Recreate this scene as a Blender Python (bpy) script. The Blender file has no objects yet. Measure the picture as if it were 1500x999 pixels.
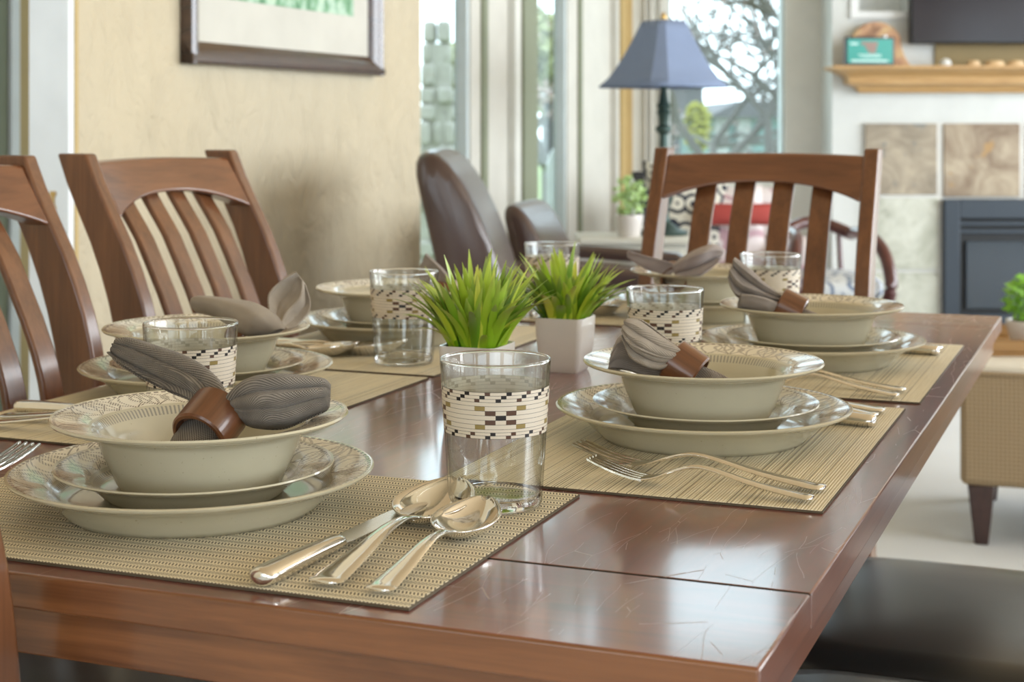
import bpy, bmesh, math, random
from mathutils import Vector, Matrix
random.seed(7)
PI = math.pi
SC = bpy.context.scene
COL = SC.collection
sin, cos = math.sin, math.cos

# ------------------------------------------------------------------ frames
TH = 0.37727            # the table's long axis turns this far to the right of the view
OX, OY = 0.137, 0.866   # near right corner of the table top
ZT = 0.76               # height of the table top
EYE = 1.06
FPX, HOR = 2293.0, 185.2
cT, sT = cos(TH), sin(TH)

def tw(x, y, z=ZT):
    """table frame (x across, y along the table) -> world"""
    return Vector((OX + x*cT + y*sT, OY - x*sT + y*cT, z))

def at(u, v, d):
    """a point at depth d metres that the photograph shows at (u, v)"""
    return Vector(((u-750.0)*d/FPX, d, EYE - (v-HOR)*d/FPX))

# ------------------------------------------------------------------ node helper
class NT:
    def __init__(s, name):
        s.m = bpy.data.materials.new(name); s.m.use_nodes = True
        s.t = s.m.node_tree; s.t.nodes.clear()
        s.out = s.t.nodes.new('ShaderNodeOutputMaterial')
    def n(s, typ, **kw):
        nd = s.t.nodes.new(typ)
        for k, v in kw.items():
            if k[0] == '_': setattr(nd, k[1:], v)
            else:
                key = k.replace('__', ' ')
                s.inp(nd.inputs[int(key[1:])] if key[0] == 'i' and key[1:].isdigit() else nd.inputs[key], v)
        return nd
    def inp(s, sock, v):
        if isinstance(v, bpy.types.NodeSocket): s.t.links.new(v, sock)
        elif isinstance(v, bpy.types.Node): s.t.links.new(v.outputs[0], sock)
        elif isinstance(v, tuple) and len(v) == 3 and sock.type == 'RGBA': sock.default_value = (*v, 1)
        else: sock.default_value = v
    def math(s, op, a, b=0.0, c=0.0):
        nd = s.t.nodes.new('ShaderNodeMath'); nd.operation = op
        for i, v in enumerate((a, b, c)):
            s.inp(nd.inputs[i], v)
        return nd.outputs[0]
    def mix(s, f, a, b):
        nd = s.t.nodes.new('ShaderNodeMix'); nd.data_type = 'RGBA'
        s.inp(nd.inputs[0], f); s.inp(nd.inputs[6], a); s.inp(nd.inputs[7], b)
        return nd.outputs[2]
    def ramp(s, f, stops):
        nd = s.t.nodes.new('ShaderNodeValToRGB'); s.inp(nd.inputs[0], f)
        e = nd.color_ramp.elements
        while len(e) < len(stops): e.new(0.5)
        for i, (p, c) in enumerate(stops):
            e[i].position = p; e[i].color = (*c, 1) if len(c) == 3 else c
        return nd.outputs[0]
    def obj(s): return s.n('ShaderNodeTexCoord').outputs['Object']
    def uv(s): return s.n('ShaderNodeTexCoord').outputs['UV']
    def map(s, vec, scale=(1,1,1), rot=(0,0,0), loc=(0,0,0)):
        nd = s.n('ShaderNodeMapping', Vector=vec)
        nd.inputs['Scale'].default_value = scale; nd.inputs['Rotation'].default_value = rot; nd.inputs['Location'].default_value = loc
        return nd.outputs[0]
    def noise(s, vec, scale=5, detail=3, rough=.5, dist=0):
        nd = s.n('ShaderNodeTexNoise', Vector=vec, Scale=scale, Detail=detail, Roughness=rough, Distortion=dist)
        return nd.outputs[0]
    def sep(s, vec):
        nd = s.n('ShaderNodeSeparateXYZ', Vector=vec); return nd.outputs[0], nd.outputs[1], nd.outputs[2]
    def bump(s, h, strength=.3, dist=.01):
        return s.n('ShaderNodeBump', Height=h, Strength=strength, Distance=dist).outputs[0]
    def bsdf(s, col, rough=.5, metal=0, spec=.5, coat=0, coatr=.05, normal=None, trans=0, ior=1.5, sheen=0, emit=None, estr=0):
        b = s.n('ShaderNodeBsdfPrincipled')
        s.inp(b.inputs['Base Color'], col); s.inp(b.inputs['Roughness'], rough); s.inp(b.inputs['Metallic'], metal)
        if hasattr(s, 'coat_ior'): b.inputs['Coat IOR'].default_value = s.coat_ior
        s.inp(b.inputs['Specular IOR Level'], spec); s.inp(b.inputs['Coat Weight'], coat); s.inp(b.inputs['Coat Roughness'], coatr)
        b.inputs['IOR'].default_value = ior; b.inputs['Transmission Weight'].default_value = trans
        b.inputs['Sheen Weight'].default_value = sheen
        if normal is not None: s.inp(b.inputs['Normal'], normal)
        if emit is not None:
            s.inp(b.inputs['Emission Color'], emit); b.inputs['Emission Strength'].default_value = estr
        s.t.links.new(b.outputs[0], s.out.inputs[0])
        return s.m

def plain(name, col, rough=.5, **kw):
    t = NT(name)
    n = t.noise(t.obj(), 9, 4)
    dark = tuple(c*.88 for c in col); lite = tuple(min(1, c*1.08) for c in col)
    return t.bsdf(t.mix(n, dark, lite), rough, **kw)

def wood(name, c1, c2, axis='y', rough=.35, coat=.4, ring=30, coatr=.1):
    t = NT(name); o = t.obj()
    s = {'x': (1.2, 14, 14), 'y': (14, 1.2, 14), 'z': (14, 14, 1.2)}[axis]
    n = t.noise(t.map(o, s), 3.0, 5, .6, .6)
    s2 = {'x': (3, 90, 90), 'y': (90, 3, 90), 'z': (90, 90, 3)}[axis]
    g = t.noise(t.map(o, s2), 3.0, 2)
    f = t.math('ADD', t.math('MULTIPLY', n, .75), t.math('MULTIPLY', g, .25))
    col = t.ramp(f, [(.32, c1), (.68, c2)])
    return t.bsdf(col, rough, coat=coat, coatr=coatr, normal=t.bump(g, .08, .002))

# ------------------------------------------------------------------ mesh builder
class MB:
    def __init__(s): s.v = []; s.f = []; s.mi = []; s.uv = None
    def add(s, vs, fs, mi=0, M=None):
        o = len(s.v)
        for p in vs:
            p = Vector(p); s.v.append(tuple(M @ p if M is not None else p))
        for i, f in enumerate(fs):
            s.f.append(tuple(o+k for k in f)); s.mi.append(mi[i] if isinstance(mi, list) else mi)
        return s
    def box(s, x0, x1, y0, y1, z0, z1, M=None, mi=0):
        vs = [(x0,y0,z0),(x1,y0,z0),(x1,y1,z0),(x0,y1,z0),(x0,y0,z1),(x1,y0,z1),(x1,y1,z1),(x0,y1,z1)]
        return s.add(vs, [(0,3,2,1),(4,5,6,7),(0,1,5,4),(1,2,6,5),(2,3,7,6),(3,0,4,7)], mi, M)
    def lathe(s, prof, n=64, M=None, closed=False, mi=0, half=None):
        vs = []; fs = []
        rows = []
        for r, z in prof:
            if r < 1e-6: rows.append([len(vs)]); vs.append((0,0,z))
            else:
                rows.append(list(range(len(vs), len(vs)+n)))
                vs += [(r*cos(2*PI*k/n), r*sin(2*PI*k/n), z) for k in range(n)]
        pairs = list(zip(rows[:-1], rows[1:])) + ([(rows[-1], rows[0])] if closed else [])
        for a, b in pairs:
            for k in range(n):
                k2 = (k+1) % n
                if len(a) == 1 and len(b) == 1: continue
                if len(a) == 1: fs.append((a[0], b[k2], b[k]))
                elif len(b) == 1: fs.append((a[k], a[k2], b[0]))
                else: fs.append((a[k], a[k2], b[k2], b[k]))
        return s.add(vs, fs, mi, M)
    def loft(s, secs, cap=True, M=None, loop=True, mi=0):
        n = len(secs[0]); vs = [p for sec in secs for p in sec]; fs = []
        for i in range(len(secs)-1):
            for k in range(n if loop else n-1):
                k2 = (k+1) % n
                fs.append((i*n+k, i*n+k2, (i+1)*n+k2, (i+1)*n+k))
        if cap and loop:
            fs.append(tuple(reversed(range(n)))); fs.append(tuple((len(secs)-1)*n+k for k in range(n)))
        return s.add(vs, fs, mi, M)
    def tube(s, pts, rad, n=10, M=None, cap=True, mi=0):
        pts = [Vector(p) for p in pts]; rs = rad if isinstance(rad, (list, tuple)) else [rad]*len(pts)
        secs = []; up = Vector((0,0,1))
        for i, p in enumerate(pts):
            d = (pts[min(i+1, len(pts)-1)] - pts[max(i-1, 0)]).normalized()
            a = d.cross(up)
            if a.length < 1e-3: a = d.cross(Vector((1,0,0)))
            a.normalize(); b = a.cross(d)
            secs.append([p + (a*cos(2*PI*k/n) + b*sin(2*PI*k/n))*rs[i] for k in range(n)])
        return s.loft(secs, cap, M, mi=mi)
    def prism(s, poly, h0, h1, axis='z', M=None, mi=0):
        f = {'z': lambda a, b, h: (a, b, h), 'y': lambda a, b, h: (a, h, b), 'x': lambda a, b, h: (h, a, b)}[axis]
        return s.loft([[f(a, b, h0) for a, b in poly], [f(a, b, h1) for a, b in poly]], True, M, mi=mi)
    def build(s, name, mats, parent=None, smooth=True, bevel=0, seg=2, sub=0, solid=0, loc=None, rotz=0, angle=40):
        me = bpy.data.meshes.new(name)
        me.from_pydata(s.v, [], s.f)
        for m in (mats if isinstance(mats, (list, tuple)) else [mats]): me.materials.append(m)
        if max(s.mi, default=0): me.polygons.foreach_set('material_index', s.mi)
        if s.uv:
            L = me.uv_layers.new(name='UVMap')
            for l in me.loops: L.data[l.index].uv = s.uv[l.vertex_index]
        bm = bmesh.new(); bm.from_mesh(me)
        if not s.uv: bmesh.ops.recalc_face_normals(bm, faces=bm.faces)
        bm.to_mesh(me); bm.free()
        if smooth:
            me.polygons.foreach_set('use_smooth', [True]*len(me.polygons))
            try: me.set_sharp_from_angle(angle=math.radians(angle))
            except Exception: pass
        o = bpy.data.objects.new(name, me); COL.objects.link(o)
        if parent is not None: o.parent = parent
        if loc is not None: o.location = loc
        if rotz: o.rotation_euler = (0, 0, rotz)
        if bevel:
            b = o.modifiers.new('bevel', 'BEVEL'); b.width = bevel; b.segments = seg; b.limit_method = 'ANGLE'; b.angle_limit = math.radians(40)
            b.harden_normals = False
        if sub:
            b = o.modifiers.new('subd', 'SUBSURF'); b.levels = sub; b.render_levels = sub
        if solid:
            b = o.modifiers.new('solid', 'SOLIDIFY'); b.thickness = solid; b.offset = 0
        return o

def tag(o, label, cat, group=None):
    o['label'] = label; o['category'] = cat
    if group: o['group'] = group
    return o
def thing(name, label, cat, loc=(0,0,0), rotz=0, group=None):
    o = bpy.data.objects.new(name, None); COL.objects.link(o)
    o.location = loc; o.rotation_euler = (0, 0, rotz); o.empty_display_size = .05
    return tag(o, label, cat, group)
def struct(o):
    o['kind'] = 'structure'; return o
def kids(o): return [c for c in bpy.data.objects if c.parent == o]
def dup(root, loc, rotz, label, group=None):
    r = root.copy(); COL.objects.link(r); r.location = loc; r.rotation_euler = (0, 0, rotz); r['label'] = label
    if group: r['group'] = group
    for ch in kids(root):
        c = ch.copy(); COL.objects.link(c); c.parent = r
        for g in kids(ch):
            d = g.copy(); COL.objects.link(d); d.parent = c
    return r

def spline(pts, n):
    """Catmull-Rom through tuples of any length"""
    P = [pts[0]] + list(pts) + [pts[-1]]; out = []
    segs = len(pts)-1
    for i in range(n):
        t = i/(n-1)*segs; k = min(int(t), segs-1); u = t-k
        a, b, c, d = P[k], P[k+1], P[k+2], P[k+3]
        out.append(tuple(.5*((2*b[j]) + (-a[j]+c[j])*u + (2*a[j]-5*b[j]+4*c[j]-d[j])*u*u + (-a[j]+3*b[j]-3*c[j]+d[j])*u**3) for j in range(len(b))))
    return out

# ------------------------------------------------------------------ materials
M = {}
def table_top_mat(name, axis):
    t = NT(name); o = t.obj()
    s = (10, 1.0, 10) if axis == 'y' else (1.0, 10, 10)
    n = t.noise(t.map(o, s), 3.5, 6, .6, .8)
    col = t.ramp(n, [(.3, (.085, .012, .010)), (.55, (.165, .027, .018)), (.75, (.23, .050, .027))])
    # wear: fine scratches in the lacquer (several families of thin, bent lines) and dull patches
    o2 = t.n('ShaderNodeVectorMath', _operation='ADD', i0=o, i1=t.n('ShaderNodeVectorMath', _operation='SCALE', i0=t.n('ShaderNodeTexNoise', Vector=o, Scale=7.0, Detail=2).outputs[1], Scale=.035).outputs[0]).outputs[0]
    sc = None
    for k, (rot, scl) in enumerate(((.5, 40), (1.4, 33), (2.3, 46), (-.4, 52))):
        w = t.n('ShaderNodeTexVoronoi', _feature='DISTANCE_TO_EDGE', Vector=t.map(o2, (scl*.30, scl*.05, 1), (0, 0, rot)), Scale=2.2).outputs[0]
        line = t.math('LESS_THAN', w, .0028)
        gate = t.math('GREATER_THAN', t.noise(t.map(o, (1, 1, 1), (0, 0, 0), (k*3.1, k, 0)), 9, 2), .57)
        line = t.math('MULTIPLY', line, gate)
        sc = line if sc is None else t.math('MAXIMUM', sc, line)
    dull = t.noise(o, 4.0, 5, .65)
    rough = t.math('ADD', t.math('MULTIPLY', dull, .10), t.math('MULTIPLY', sc, .2))
    rough = t.math('ADD', rough, .055)
    col = t.mix(t.math('MULTIPLY', sc, .22), col, (.55, .45, .42))
    hb = t.math('ADD', t.math('MULTIPLY', t.noise(o, 14, 2), .6), t.math('MULTIPLY', sc, -.1))
    t.coat_ior = 1.75
    return t.bsdf(col, .3, spec=.7, coat=1.0, coatr=rough, normal=t.bump(hb, .035, .004))
M['top'] = table_top_mat('lacquered_tabletop', 'y')
M['topx'] = table_top_mat('lacquered_end_board', 'x')
M['edge'] = wood('table_edge_wood', (.10, .034, .012), (.27, .105, .038), 'x', .3, .5)
M['edgey'] = wood('table_side_wood', (.085, .028, .018), (.16, .058, .032), 'y', .3, .5)
M['chair'] = wood('chair_wood', (.095, .034, .014), (.20, .078, .030), 'z', .3, .5, coatr=.15)
M['chairx'] = wood('chair_rail_wood', (.11, .040, .018), (.21, .080, .034), 'x', .28, .6, coatr=.15)
M['ringwood'] = wood('napkin_ring_wood', (.075, .026, .010), (.22, .085, .034), 'z', .3, .35)
M['pine'] = wood('mantel_pine', (.36, .19, .06), (.62, .40, .17), 'x', .45, .1)
M['traywood'] = wood('tray_wood', (.20, .10, .03), (.40, .22, .07), 'x', .4, .2)
M['darkwood'] = wood('dark_leg_wood', (.03, .014, .012), (.07, .03, .026), 'z', .35, .3)
M['framewood'] = wood('picture_frame_wood', (.030, .014, .010), (.075, .034, .018), 'x', .25, .7)
M['maroon'] = wood('maroon_wood', (.06, .014, .014), (.11, .03, .028), 'x', .3, .5)
M['beamwood'] = wood('beam_wood', (.10, .045, .03), (.18, .08, .05), 'x', .5, .1)

def ceramic():
    """glazed stoneware, its rim printed with leaves and a beaded ring"""
    t = NT('patterned_stoneware'); o = t.obj()
    x, y, z = t.sep(o)
    r = t.math('SQRT', t.math('ADD', t.math('MULTIPLY', x, x), t.math('MULTIPLY', y, y)))
    th = t.math('ARCTAN2', y, x)
    speck = t.math('GREATER_THAN', t.noise(o, 420, 1), .76)
    body = t.mix(t.noise(o, 14, 4), (.50, .455, .32), (.61, .56, .42))
    body = t.mix(t.math('MULTIPLY', speck, .45), body, (.25, .19, .10))
    return t, o, r, th, z, body
def plate_mat(name, r0, r1, zmin, nleaf):
    t, o, r, th, z, body = ceramic()
    s = t.math('DIVIDE', t.math('SUBTRACT', r, r0), r1-r0)
    on = t.math('MULTIPLY', t.math('GREATER_THAN', s, .0), t.math('LESS_THAN', s, 1.0))
    up = t.math('GREATER_THAN', t.sep(t.n('ShaderNodeNewGeometry').outputs['Normal'])[2], .12)
    on = t.math('MULTIPLY', t.math('MULTIPLY', on, t.math('GREATER_THAN', z, zmin)), up)
    wob = t.math('MULTIPLY', t.math('SUBTRACT', t.noise(o, 22, 2), .5), .28)
    lines = None
    dash = t.math('GREATER_THAN', t.math('SINE', t.math('ADD', t.math('MULTIPLY', r, 2400), t.math('MULTIPLY', th, 190))), -.35)
    for k, (amp, off, lean) in enumerate(((.40, .0, .10), (.20, .0, .10), (.30, .5, -.16), (.10, .5, -.16))):
        u = t.math('FRACT', t.math('ADD', t.math('ADD', t.math('MULTIPLY', th, nleaf/(2*PI)), off+3.0), t.math('ADD', t.math('MULTIPLY', s, lean), wob)))
        d = t.math('ABSOLUTE', t.math('SUBTRACT', u, .5))
        edge = t.math('MULTIPLY', t.math('POWER', t.math('MAXIMUM', t.math('SINE', t.math('MULTIPLY', s, PI)), .0001), .8), amp)
        l = t.math('LESS_THAN', t.math('ABSOLUTE', t.math('SUBTRACT', d, edge)), .035 if k % 2 == 0 else .025)
        l = t.math('MULTIPLY', l, dash)
        lines = l if lines is None else t.math('MAXIMUM', lines, l)
    rimline = t.math('MULTIPLY', t.math('GREATER_THAN', t.math('SINE', t.math('MULTIPLY', th, 110)), -.4), t.math('LESS_THAN', t.math('ABSOLUTE', t.math('SUBTRACT', s, .94)), .045))
    lines = t.math('MULTIPLY', t.math('MAXIMUM', lines, rimline), on)
    # beaded band just inside the rim
    bs = t.math('DIVIDE', t.math('SUBTRACT', r, r0-.0085), .006)
    bon = t.math('MULTIPLY', t.math('MULTIPLY', t.math('GREATER_THAN', bs, 0), t.math('LESS_THAN', bs, 1)), t.math('MULTIPLY', up, t.math('GREATER_THAN', z, zmin-.012)))
    bead = t.math('MULTIPLY', bon, t.math('GREATER_THAN', t.math('SINE', t.math('MULTIPLY', th, round(r0*1000*1.7))), .15))
    rimc = t.mix(t.noise(o, 60, 3), (.72, .66, .53), (.84, .78, .66))
    col = t.mix(on, body, rimc)
    col = t.mix(t.math('MULTIPLY', lines, .85), col, (.11, .075, .055))
    col = t.mix(t.math('MULTIPLY', bead, .7), col, (.20, .19, .19))
    h = t.math('ADD', t.math('MULTIPLY', bead, -1.0), t.math('MULTIPLY', lines, -.5))
    h = t.math('ADD', h, t.math('MULTIPLY', t.noise(o, 30, 2), .25))
    return t.bsdf(col, .16, spec=.55, coat=.35, coatr=.06, normal=t.bump(h, .35, .0012))
M['plate'] = plate_mat('dinner_plate_glaze', .1085, .139, .019, 14)
M['salad'] = plate_mat('salad_plate_glaze', .080, .1055, .013, 13)
M['bowl'] = plate_mat('soup_bowl_glaze', .0855, .1125, .0455, 13)

def napkin_mat(name, c1, c2, p=.0012):
    t = NT(name); u = t.uv()
    x, y, z = t.sep(u)
    k = 2*PI/p
    a = t.math('SINE', t.math('MULTIPLY', t.math('ADD', x, y), k))
    b = t.math('SINE', t.math('MULTIPLY', t.math('SUBTRACT', x, t.math('MULTIPLY', y, .6)), k*.8))
    w = t.math('MULTIPLY', t.math('ADD', a, b), .5)
    f = t.math('ADD', t.math('MULTIPLY', w, .46), t.math('ADD', t.math('MULTIPLY', t.noise(u, 45, 3), .55), .22))
    col = t.mix(f, c1, c2)
    return t.bsdf(col, .85, spec=.15, sheen=.15, normal=t.bump(w, .5, .0005))
M['napkin_dark'] = napkin_mat('woven_napkin_dark', (.012, .010, .008), (.37, .32, .265), .0016)
M['napkin_taupe'] = napkin_mat('woven_napkin_taupe', (.16, .135, .118), (.44, .38, .33), .0015)
M['napkin_tan'] = napkin_mat('woven_napkin_tan', (.20, .165, .13), (.50, .43, .35), .0015)

M['napkin_lit'] = napkin_mat('woven_napkin_lit', (.24, .20, .19), (.55, .48, .45), .0015)  # same weave in a lighter colour, standing in for light on the far napkin
def mat_mat(name, kind):
    t = NT(name); o = t.obj(); x, y, z = t.sep(o)
    if kind == 'weave':
        row = t.math('MULTIPLY', y, 1/.0072)
        ri = t.math('FLOOR', row); fr = t.math('FRACT', row)
        par = t.math('SUBTRACT', t.math('MULTIPLY', t.math('MODULO', t.math('ABSOLUTE', ri), 2), 2), 1)
        ph = t.math('ADD', t.math('MULTIPLY', x, 1/.0027), t.math('MULTIPLY', t.math('MULTIPLY', fr, par), 1.0))
        dash = t.math('LESS_THAN', t.math('FRACT', t.math('ADD', ph, 500)), .46)
        inside = t.math('MULTIPLY', t.math('GREATER_THAN', fr, .12), t.math('LESS_THAN', fr, .88))
        gate = t.noise(t.map(o, (4, 90, 1)), 3, 2)
        dark = t.math('MULTIPLY', t.math('MULTIPLY', dash, inside), t.math('GREATER_THAN', gate, .30))
        base = t.mix(t.noise(t.map(o, (3, 60, 1)), 4, 3), (.68, .59, .41), (.90, .82, .63))
        col = t.mix(t.math('MULTIPLY', dark, .9), base, (.045, .035, .022))
        h = t.math('SUBTRACT', t.math('SINE', t.math('MULTIPLY', fr, PI)), dark)
        return t.bsdf(col, .55, spec=.3, normal=t.bump(h, .35, .0008))
    row = t.math('MULTIPLY', y, 1/.0026)
    fr = t.math('FRACT', t.math('ADD', row, 500))
    wn = t.n('ShaderNodeTexWhiteNoise', _noise_dimensions='1D', W=t.math('FLOOR', t.math('ADD', row, 500))).outputs[0]
    base = t.ramp(wn, [(0, (.40, .32, .19)), (.2, (.62, .54, .37)), (1, (.80, .73, .55))])
    base = t.mix(t.noise(t.map(o, (6, 200, 1)), 3, 3), base, (.84, .76, .58))
    gap = t.math('MULTIPLY', t.math('LESS_THAN', fr, t.math('MULTIPLY', t.math('POWER', wn, 3), .5)), .8)
    col = t.mix(gap, base, (.085, .06, .03))
    h = t.math('SINE', t.math('MULTIPLY', fr, PI))
    return t.bsdf(col, .5, spec=.35, normal=t.bump(h, .5, .001))
M['mat_weave'] = mat_mat('chevron_woven_straw', 'weave')
M['mat_reed'] = mat_mat('split_reed_straw', 'reed')
M['matedge'] = plain('placemat_binding', (.10, .075, .045), .7)

def steel(name, col=(.80, .77, .72), r=.09):
    t = NT(name); o = t.obj()
    n = t.noise(t.map(o, (60, 8, 60)), 4, 3)
    return t.bsdf(col, t.math('ADD', t.math('MULTIPLY', n, .06), r-.03), metal=1.0, normal=t.bump(n, .03, .001))
M['steel'] = steel('polished_steel')
M['blade'] = steel('satin_blade_steel', (.75, .75, .73), .22)

def glass_mat():
    t = NT('clear_tumbler_glass')          # thin blown wall: clear, with the mirror-like sheen of glass
    fc = t.n('ShaderNodeLayerWeight', Blend=.5).outputs['Facing']
    tr = t.n('ShaderNodeBsdfTransparent', Color=t.mix(t.math('POWER', fc, 5), (.975, .985, .98), (.42, .46, .45))); gl = t.n('ShaderNodeBsdfGlossy', Roughness=.01)
    fr = t.math('ADD', t.math('MULTIPLY', t.math('POWER', fc, 3.2), .70), .07)
    mx = t.n('ShaderNodeMixShader'); t.inp(mx.inputs[0], t.math('MULTIPLY', fr, .9)); t.inp(mx.inputs[1], tr); t.inp(mx.inputs[2], gl)
    t.t.links.new(mx.outputs[0], t.out.inputs[0]); return t.m
M['glass'] = glass_mat()
def thick_glass():
    t = NT('thick_glass_base')
    g = t.n('ShaderNodeBsdfGlass', Color=(1, 1, 1), Roughness=.0, IOR=1.4)
    t.t.links.new(g.outputs[0], t.out.inputs[0]); return t.m
M['glassbase'] = thick_glass()
def pane_mat(name='window_pane_glass', tint=(.97, 1, .99)):
    t = NT(name)
    tr = t.n('ShaderNodeBsdfTransparent', Color=tint); gl = t.n('ShaderNodeBsdfGlossy', Roughness=.02)
    fr = t.math('ADD', t.math('MULTIPLY', t.math('POWER', t.n('ShaderNodeLayerWeight', Blend=.5).outputs['Facing'], 5), .6), .03)
    mx = t.n('ShaderNodeMixShader'); t.inp(mx.inputs[0], t.math('MULTIPLY', fr, .6)); t.inp(mx.inputs[1], tr); t.inp(mx.inputs[2], gl)
    t.t.links.new(mx.outputs[0], t.out.inputs[0]); return t.m
M['pane'] = pane_mat()
M['b_cream'] = plain('band_cream', (.74, .66, .54), .35)
def ink(name, col, back):                  # printed on the outside: seen from inside, the ink is masked by the cream ground
    t = NT(name)
    return t.bsdf(t.mix(t.n('ShaderNodeNewGeometry').outputs['Backfacing'], col, back), .35)
M['b_black'] = ink('band_black', (.012, .010, .010), (.46, .40, .31))
M['b_brown'] = ink('band_brown', (.10, .048, .028), (.52, .44, .34))
M['b_gold'] = ink('band_gold', (.30, .22, .07), (.58, .51, .38))

def leaf_mat():
    t = NT('grass_blade'); x, y, z = t.sep(t.uv())
    c = t.ramp(x, [(0, (.03, .13, .006)), (.35, (.20, .42, .010)), (.7, (.46, .66, .03)), (1, (.68, .76, .08))])
    c = t.mix(t.math('MULTIPLY', t.math('POWER', y, 3), .6), c, (.58, .62, .20))
    return t.bsdf(c, .35, spec=.5, coat=.2, coatr=.2)
M['leaf'] = leaf_mat()
M['bush'] = plain('bush_leaf', (.22, .48, .04), .5)
M['bush2'] = plain('pale_bush_leaf', (.40, .58, .22), .5)
M['pot'] = plain('white_glazed_pot', (.74, .70, .67), .22, coat=.3)
M['soil'] = plain('potting_soil', (.03, .022, .014), .9)
M['black_leather'] = plain('black_seat_leather', (.018, .021, .024), .32, coat=.5, coatr=.28)

def leather(name, a, b):
    t = NT(name); o = t.obj()
    n = t.noise(o, 5, 4); v = t.n('ShaderNodeTexVoronoi', Vector=o, Scale=160).outputs[0]
    return t.bsdf(t.mix(n, a, b), .30, spec=.6, coat=.3, coatr=.2, normal=t.bump(t.math('ADD', t.math('MULTIPLY', v, .2), n), .25, .004))
M['leather'] = leather('brown_leather', (.035, .019, .016), (.085, .048, .040))
M['leather_tan'] = leather('tan_leather_welt', (.20, .17, .08), (.30, .25, .13))

def stucco(name, a, b, c=None):
    t = NT(name); o = t.obj()
    big = t.noise(o, 2.2, 5, .65, .7); tro = t.noise(t.map(o, (1, 1, .55)), 9, 4, .6, 1.6); fine = t.noise(o, 45, 3)
    col = t.mix(big, a, b)
    if c: col = t.mix(t.math('MULTIPLY', t.math('POWER', t.noise(o, .9, 3), 2), 1.0), col, c)
    h = t.math('ADD', t.math('MULTIPLY', tro, 1.0), t.math('MULTIPLY', fine, .15))
    return t.bsdf(col, .62, spec=.3, normal=t.bump(h, .8, .03))
M['stucco'] = stucco('trowelled_plaster', (.53, .435, .285), (.61, .52, .365), (.47, .435, .36))
M['wall'] = plain('pale_grey_plaster', (.66, .66, .61), .7)
M['chimney'] = plain('chimney_plaster', (.64, .67, .66), .6)
M['post'] = plain('grey_beige_post', (.60, .585, .53), .6)
M['postdark'] = plain('olive_trim', (.22, .24, .16), .6)
M['goldwall'] = plain('ochre_plaster', (.52, .38, .17), .7)
M['white'] = plain('white_paint', (.80, .83, .84), .4)
M['winframe'] = plain('blue_white_window_frame', (.60, .68, .70), .4)
M['ceil'] = plain('warm_ceiling', (.62, .46, .28), .7)
M['brass'] = plain('brass', (.62, .42, .16), .3, metal=.8)
def carpet():
    t = NT('pale_carpet'); o = t.obj()
    n = t.noise(o, 260, 3); g = t.noise(o, 3, 3)
    col = t.mix(g, (.70, .73, .76), (.80, .84, .87)); col = t.mix(t.math('MULTIPLY', n, .25), col, (.50, .53, .56))
    return t.bsdf(col, .95, spec=.1, normal=t.bump(n, .5, .01))
M['carpet'] = carpet()
M['black'] = plain('black_plastic', (.012, .012, .014), .25)
M['firemetal'] = plain('blue_black_metal', (.030, .042, .058), .4, metal=.2)
M['fireglass'] = plain('smoked_fire_glass', (.022, .034, .048), .12, coat=.4)
M['fireblack'] = plain('firebox_black', (.006, .007, .009), .5)
M['tv'] = plain('screen_glass_dark', (.026, .021, .025), .14)
def slate(name, a, b, c):
    t = NT(name); o = t.obj()
    col = t.mix(t.ramp(t.noise(o, 5, 6, .7, 1.2), [(.35, (0, 0, 0)), (.65, (1, 1, 1))]), a, b); col = t.mix(t.math('GREATER_THAN', t.noise(o, 9, 4, .7), .62), col, c)
    return t.bsdf(col, .5, spec=.35, normal=t.bump(t.noise(o, 14, 4), .3, .01))
M['slate_tan'] = slate('slate_tan', (.20, .17, .13), (.44, .38, .29), (.22, .22, .20))
M['slate_rust'] = slate('slate_rust', (.22, .16, .11), (.46, .39, .29), (.38, .24, .11))
M['slate_pale'] = slate('slate_pale', (.38, .40, .33), (.60, .62, .55), (.36, .37, .31))
M['grout'] = plain('white_grout', (.72, .73, .71), .8)
def woven(name, a, b, s):
    t = NT(name); o = t.obj()
    x, y, z = t.sep(t.map(o, (s, s, s), (0, PI/4, 0)))
    w = t.math('MULTIPLY', t.math('SINE', x), t.math('SINE', z))
    f = t.math('ADD', t.math('MULTIPLY', w, .4), .5)
    return t.bsdf(t.mix(f, a, b), .8, spec=.2, normal=t.bump(w, .4, .004))
M['ottoman'] = woven('tan_basketweave_fabric', (.27, .19, .11), (.42, .32, .20), 420)
M['shade'] = plain('lamp_shade_fabric', (.20, .26, .40), .75)
M['lampmetal'] = plain('verdigris_metal', (.05, .085, .075), .4, metal=.5)
def floral(name, bg, fg, s, thr):
    t = NT(name); o = t.obj()
    v = t.n('ShaderNodeTexVoronoi', Vector=o, Scale=s).outputs[0]
    w = t.math('SINE', t.math('MULTIPLY', v, 16))
    f = t.math('GREATER_THAN', w, thr)
    col = t.mix(f, bg, fg); return t.bsdf(col, .85, spec=.15)
M['floral'] = floral('black_and_cream_floral', (.62, .60, .52), (.03, .035, .05), 13, .1)
M['floralblue'] = floral('blue_and_white_floral', (.68, .72, .76), (.20, .26, .38), 11, .5)
M['floralpink'] = floral('pale_pink_floral', (.72, .66, .66), (.50, .34, .38), 6, .6)
M['red'] = plain('red_cloth', (.40, .06, .05), .8)
M['console'] = plain('cream_console_paint', (.66, .65, .58), .5)
M['paper'] = plain('cream_mat_board', (.58, .56, .50), .8)
def art():
    t = NT('green_landscape_print'); o = t.obj()
    n = t.noise(t.map(o, (9, 9, 5)), 3, 4, .6)
    col = t.ramp(n, [(.3, (.05, .16, .08)), (.45, (.18, .36, .20)), (.55, (.42, .58, .46)), (.7, (.62, .72, .52))])
    return t.bsdf(col, .6)
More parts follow.
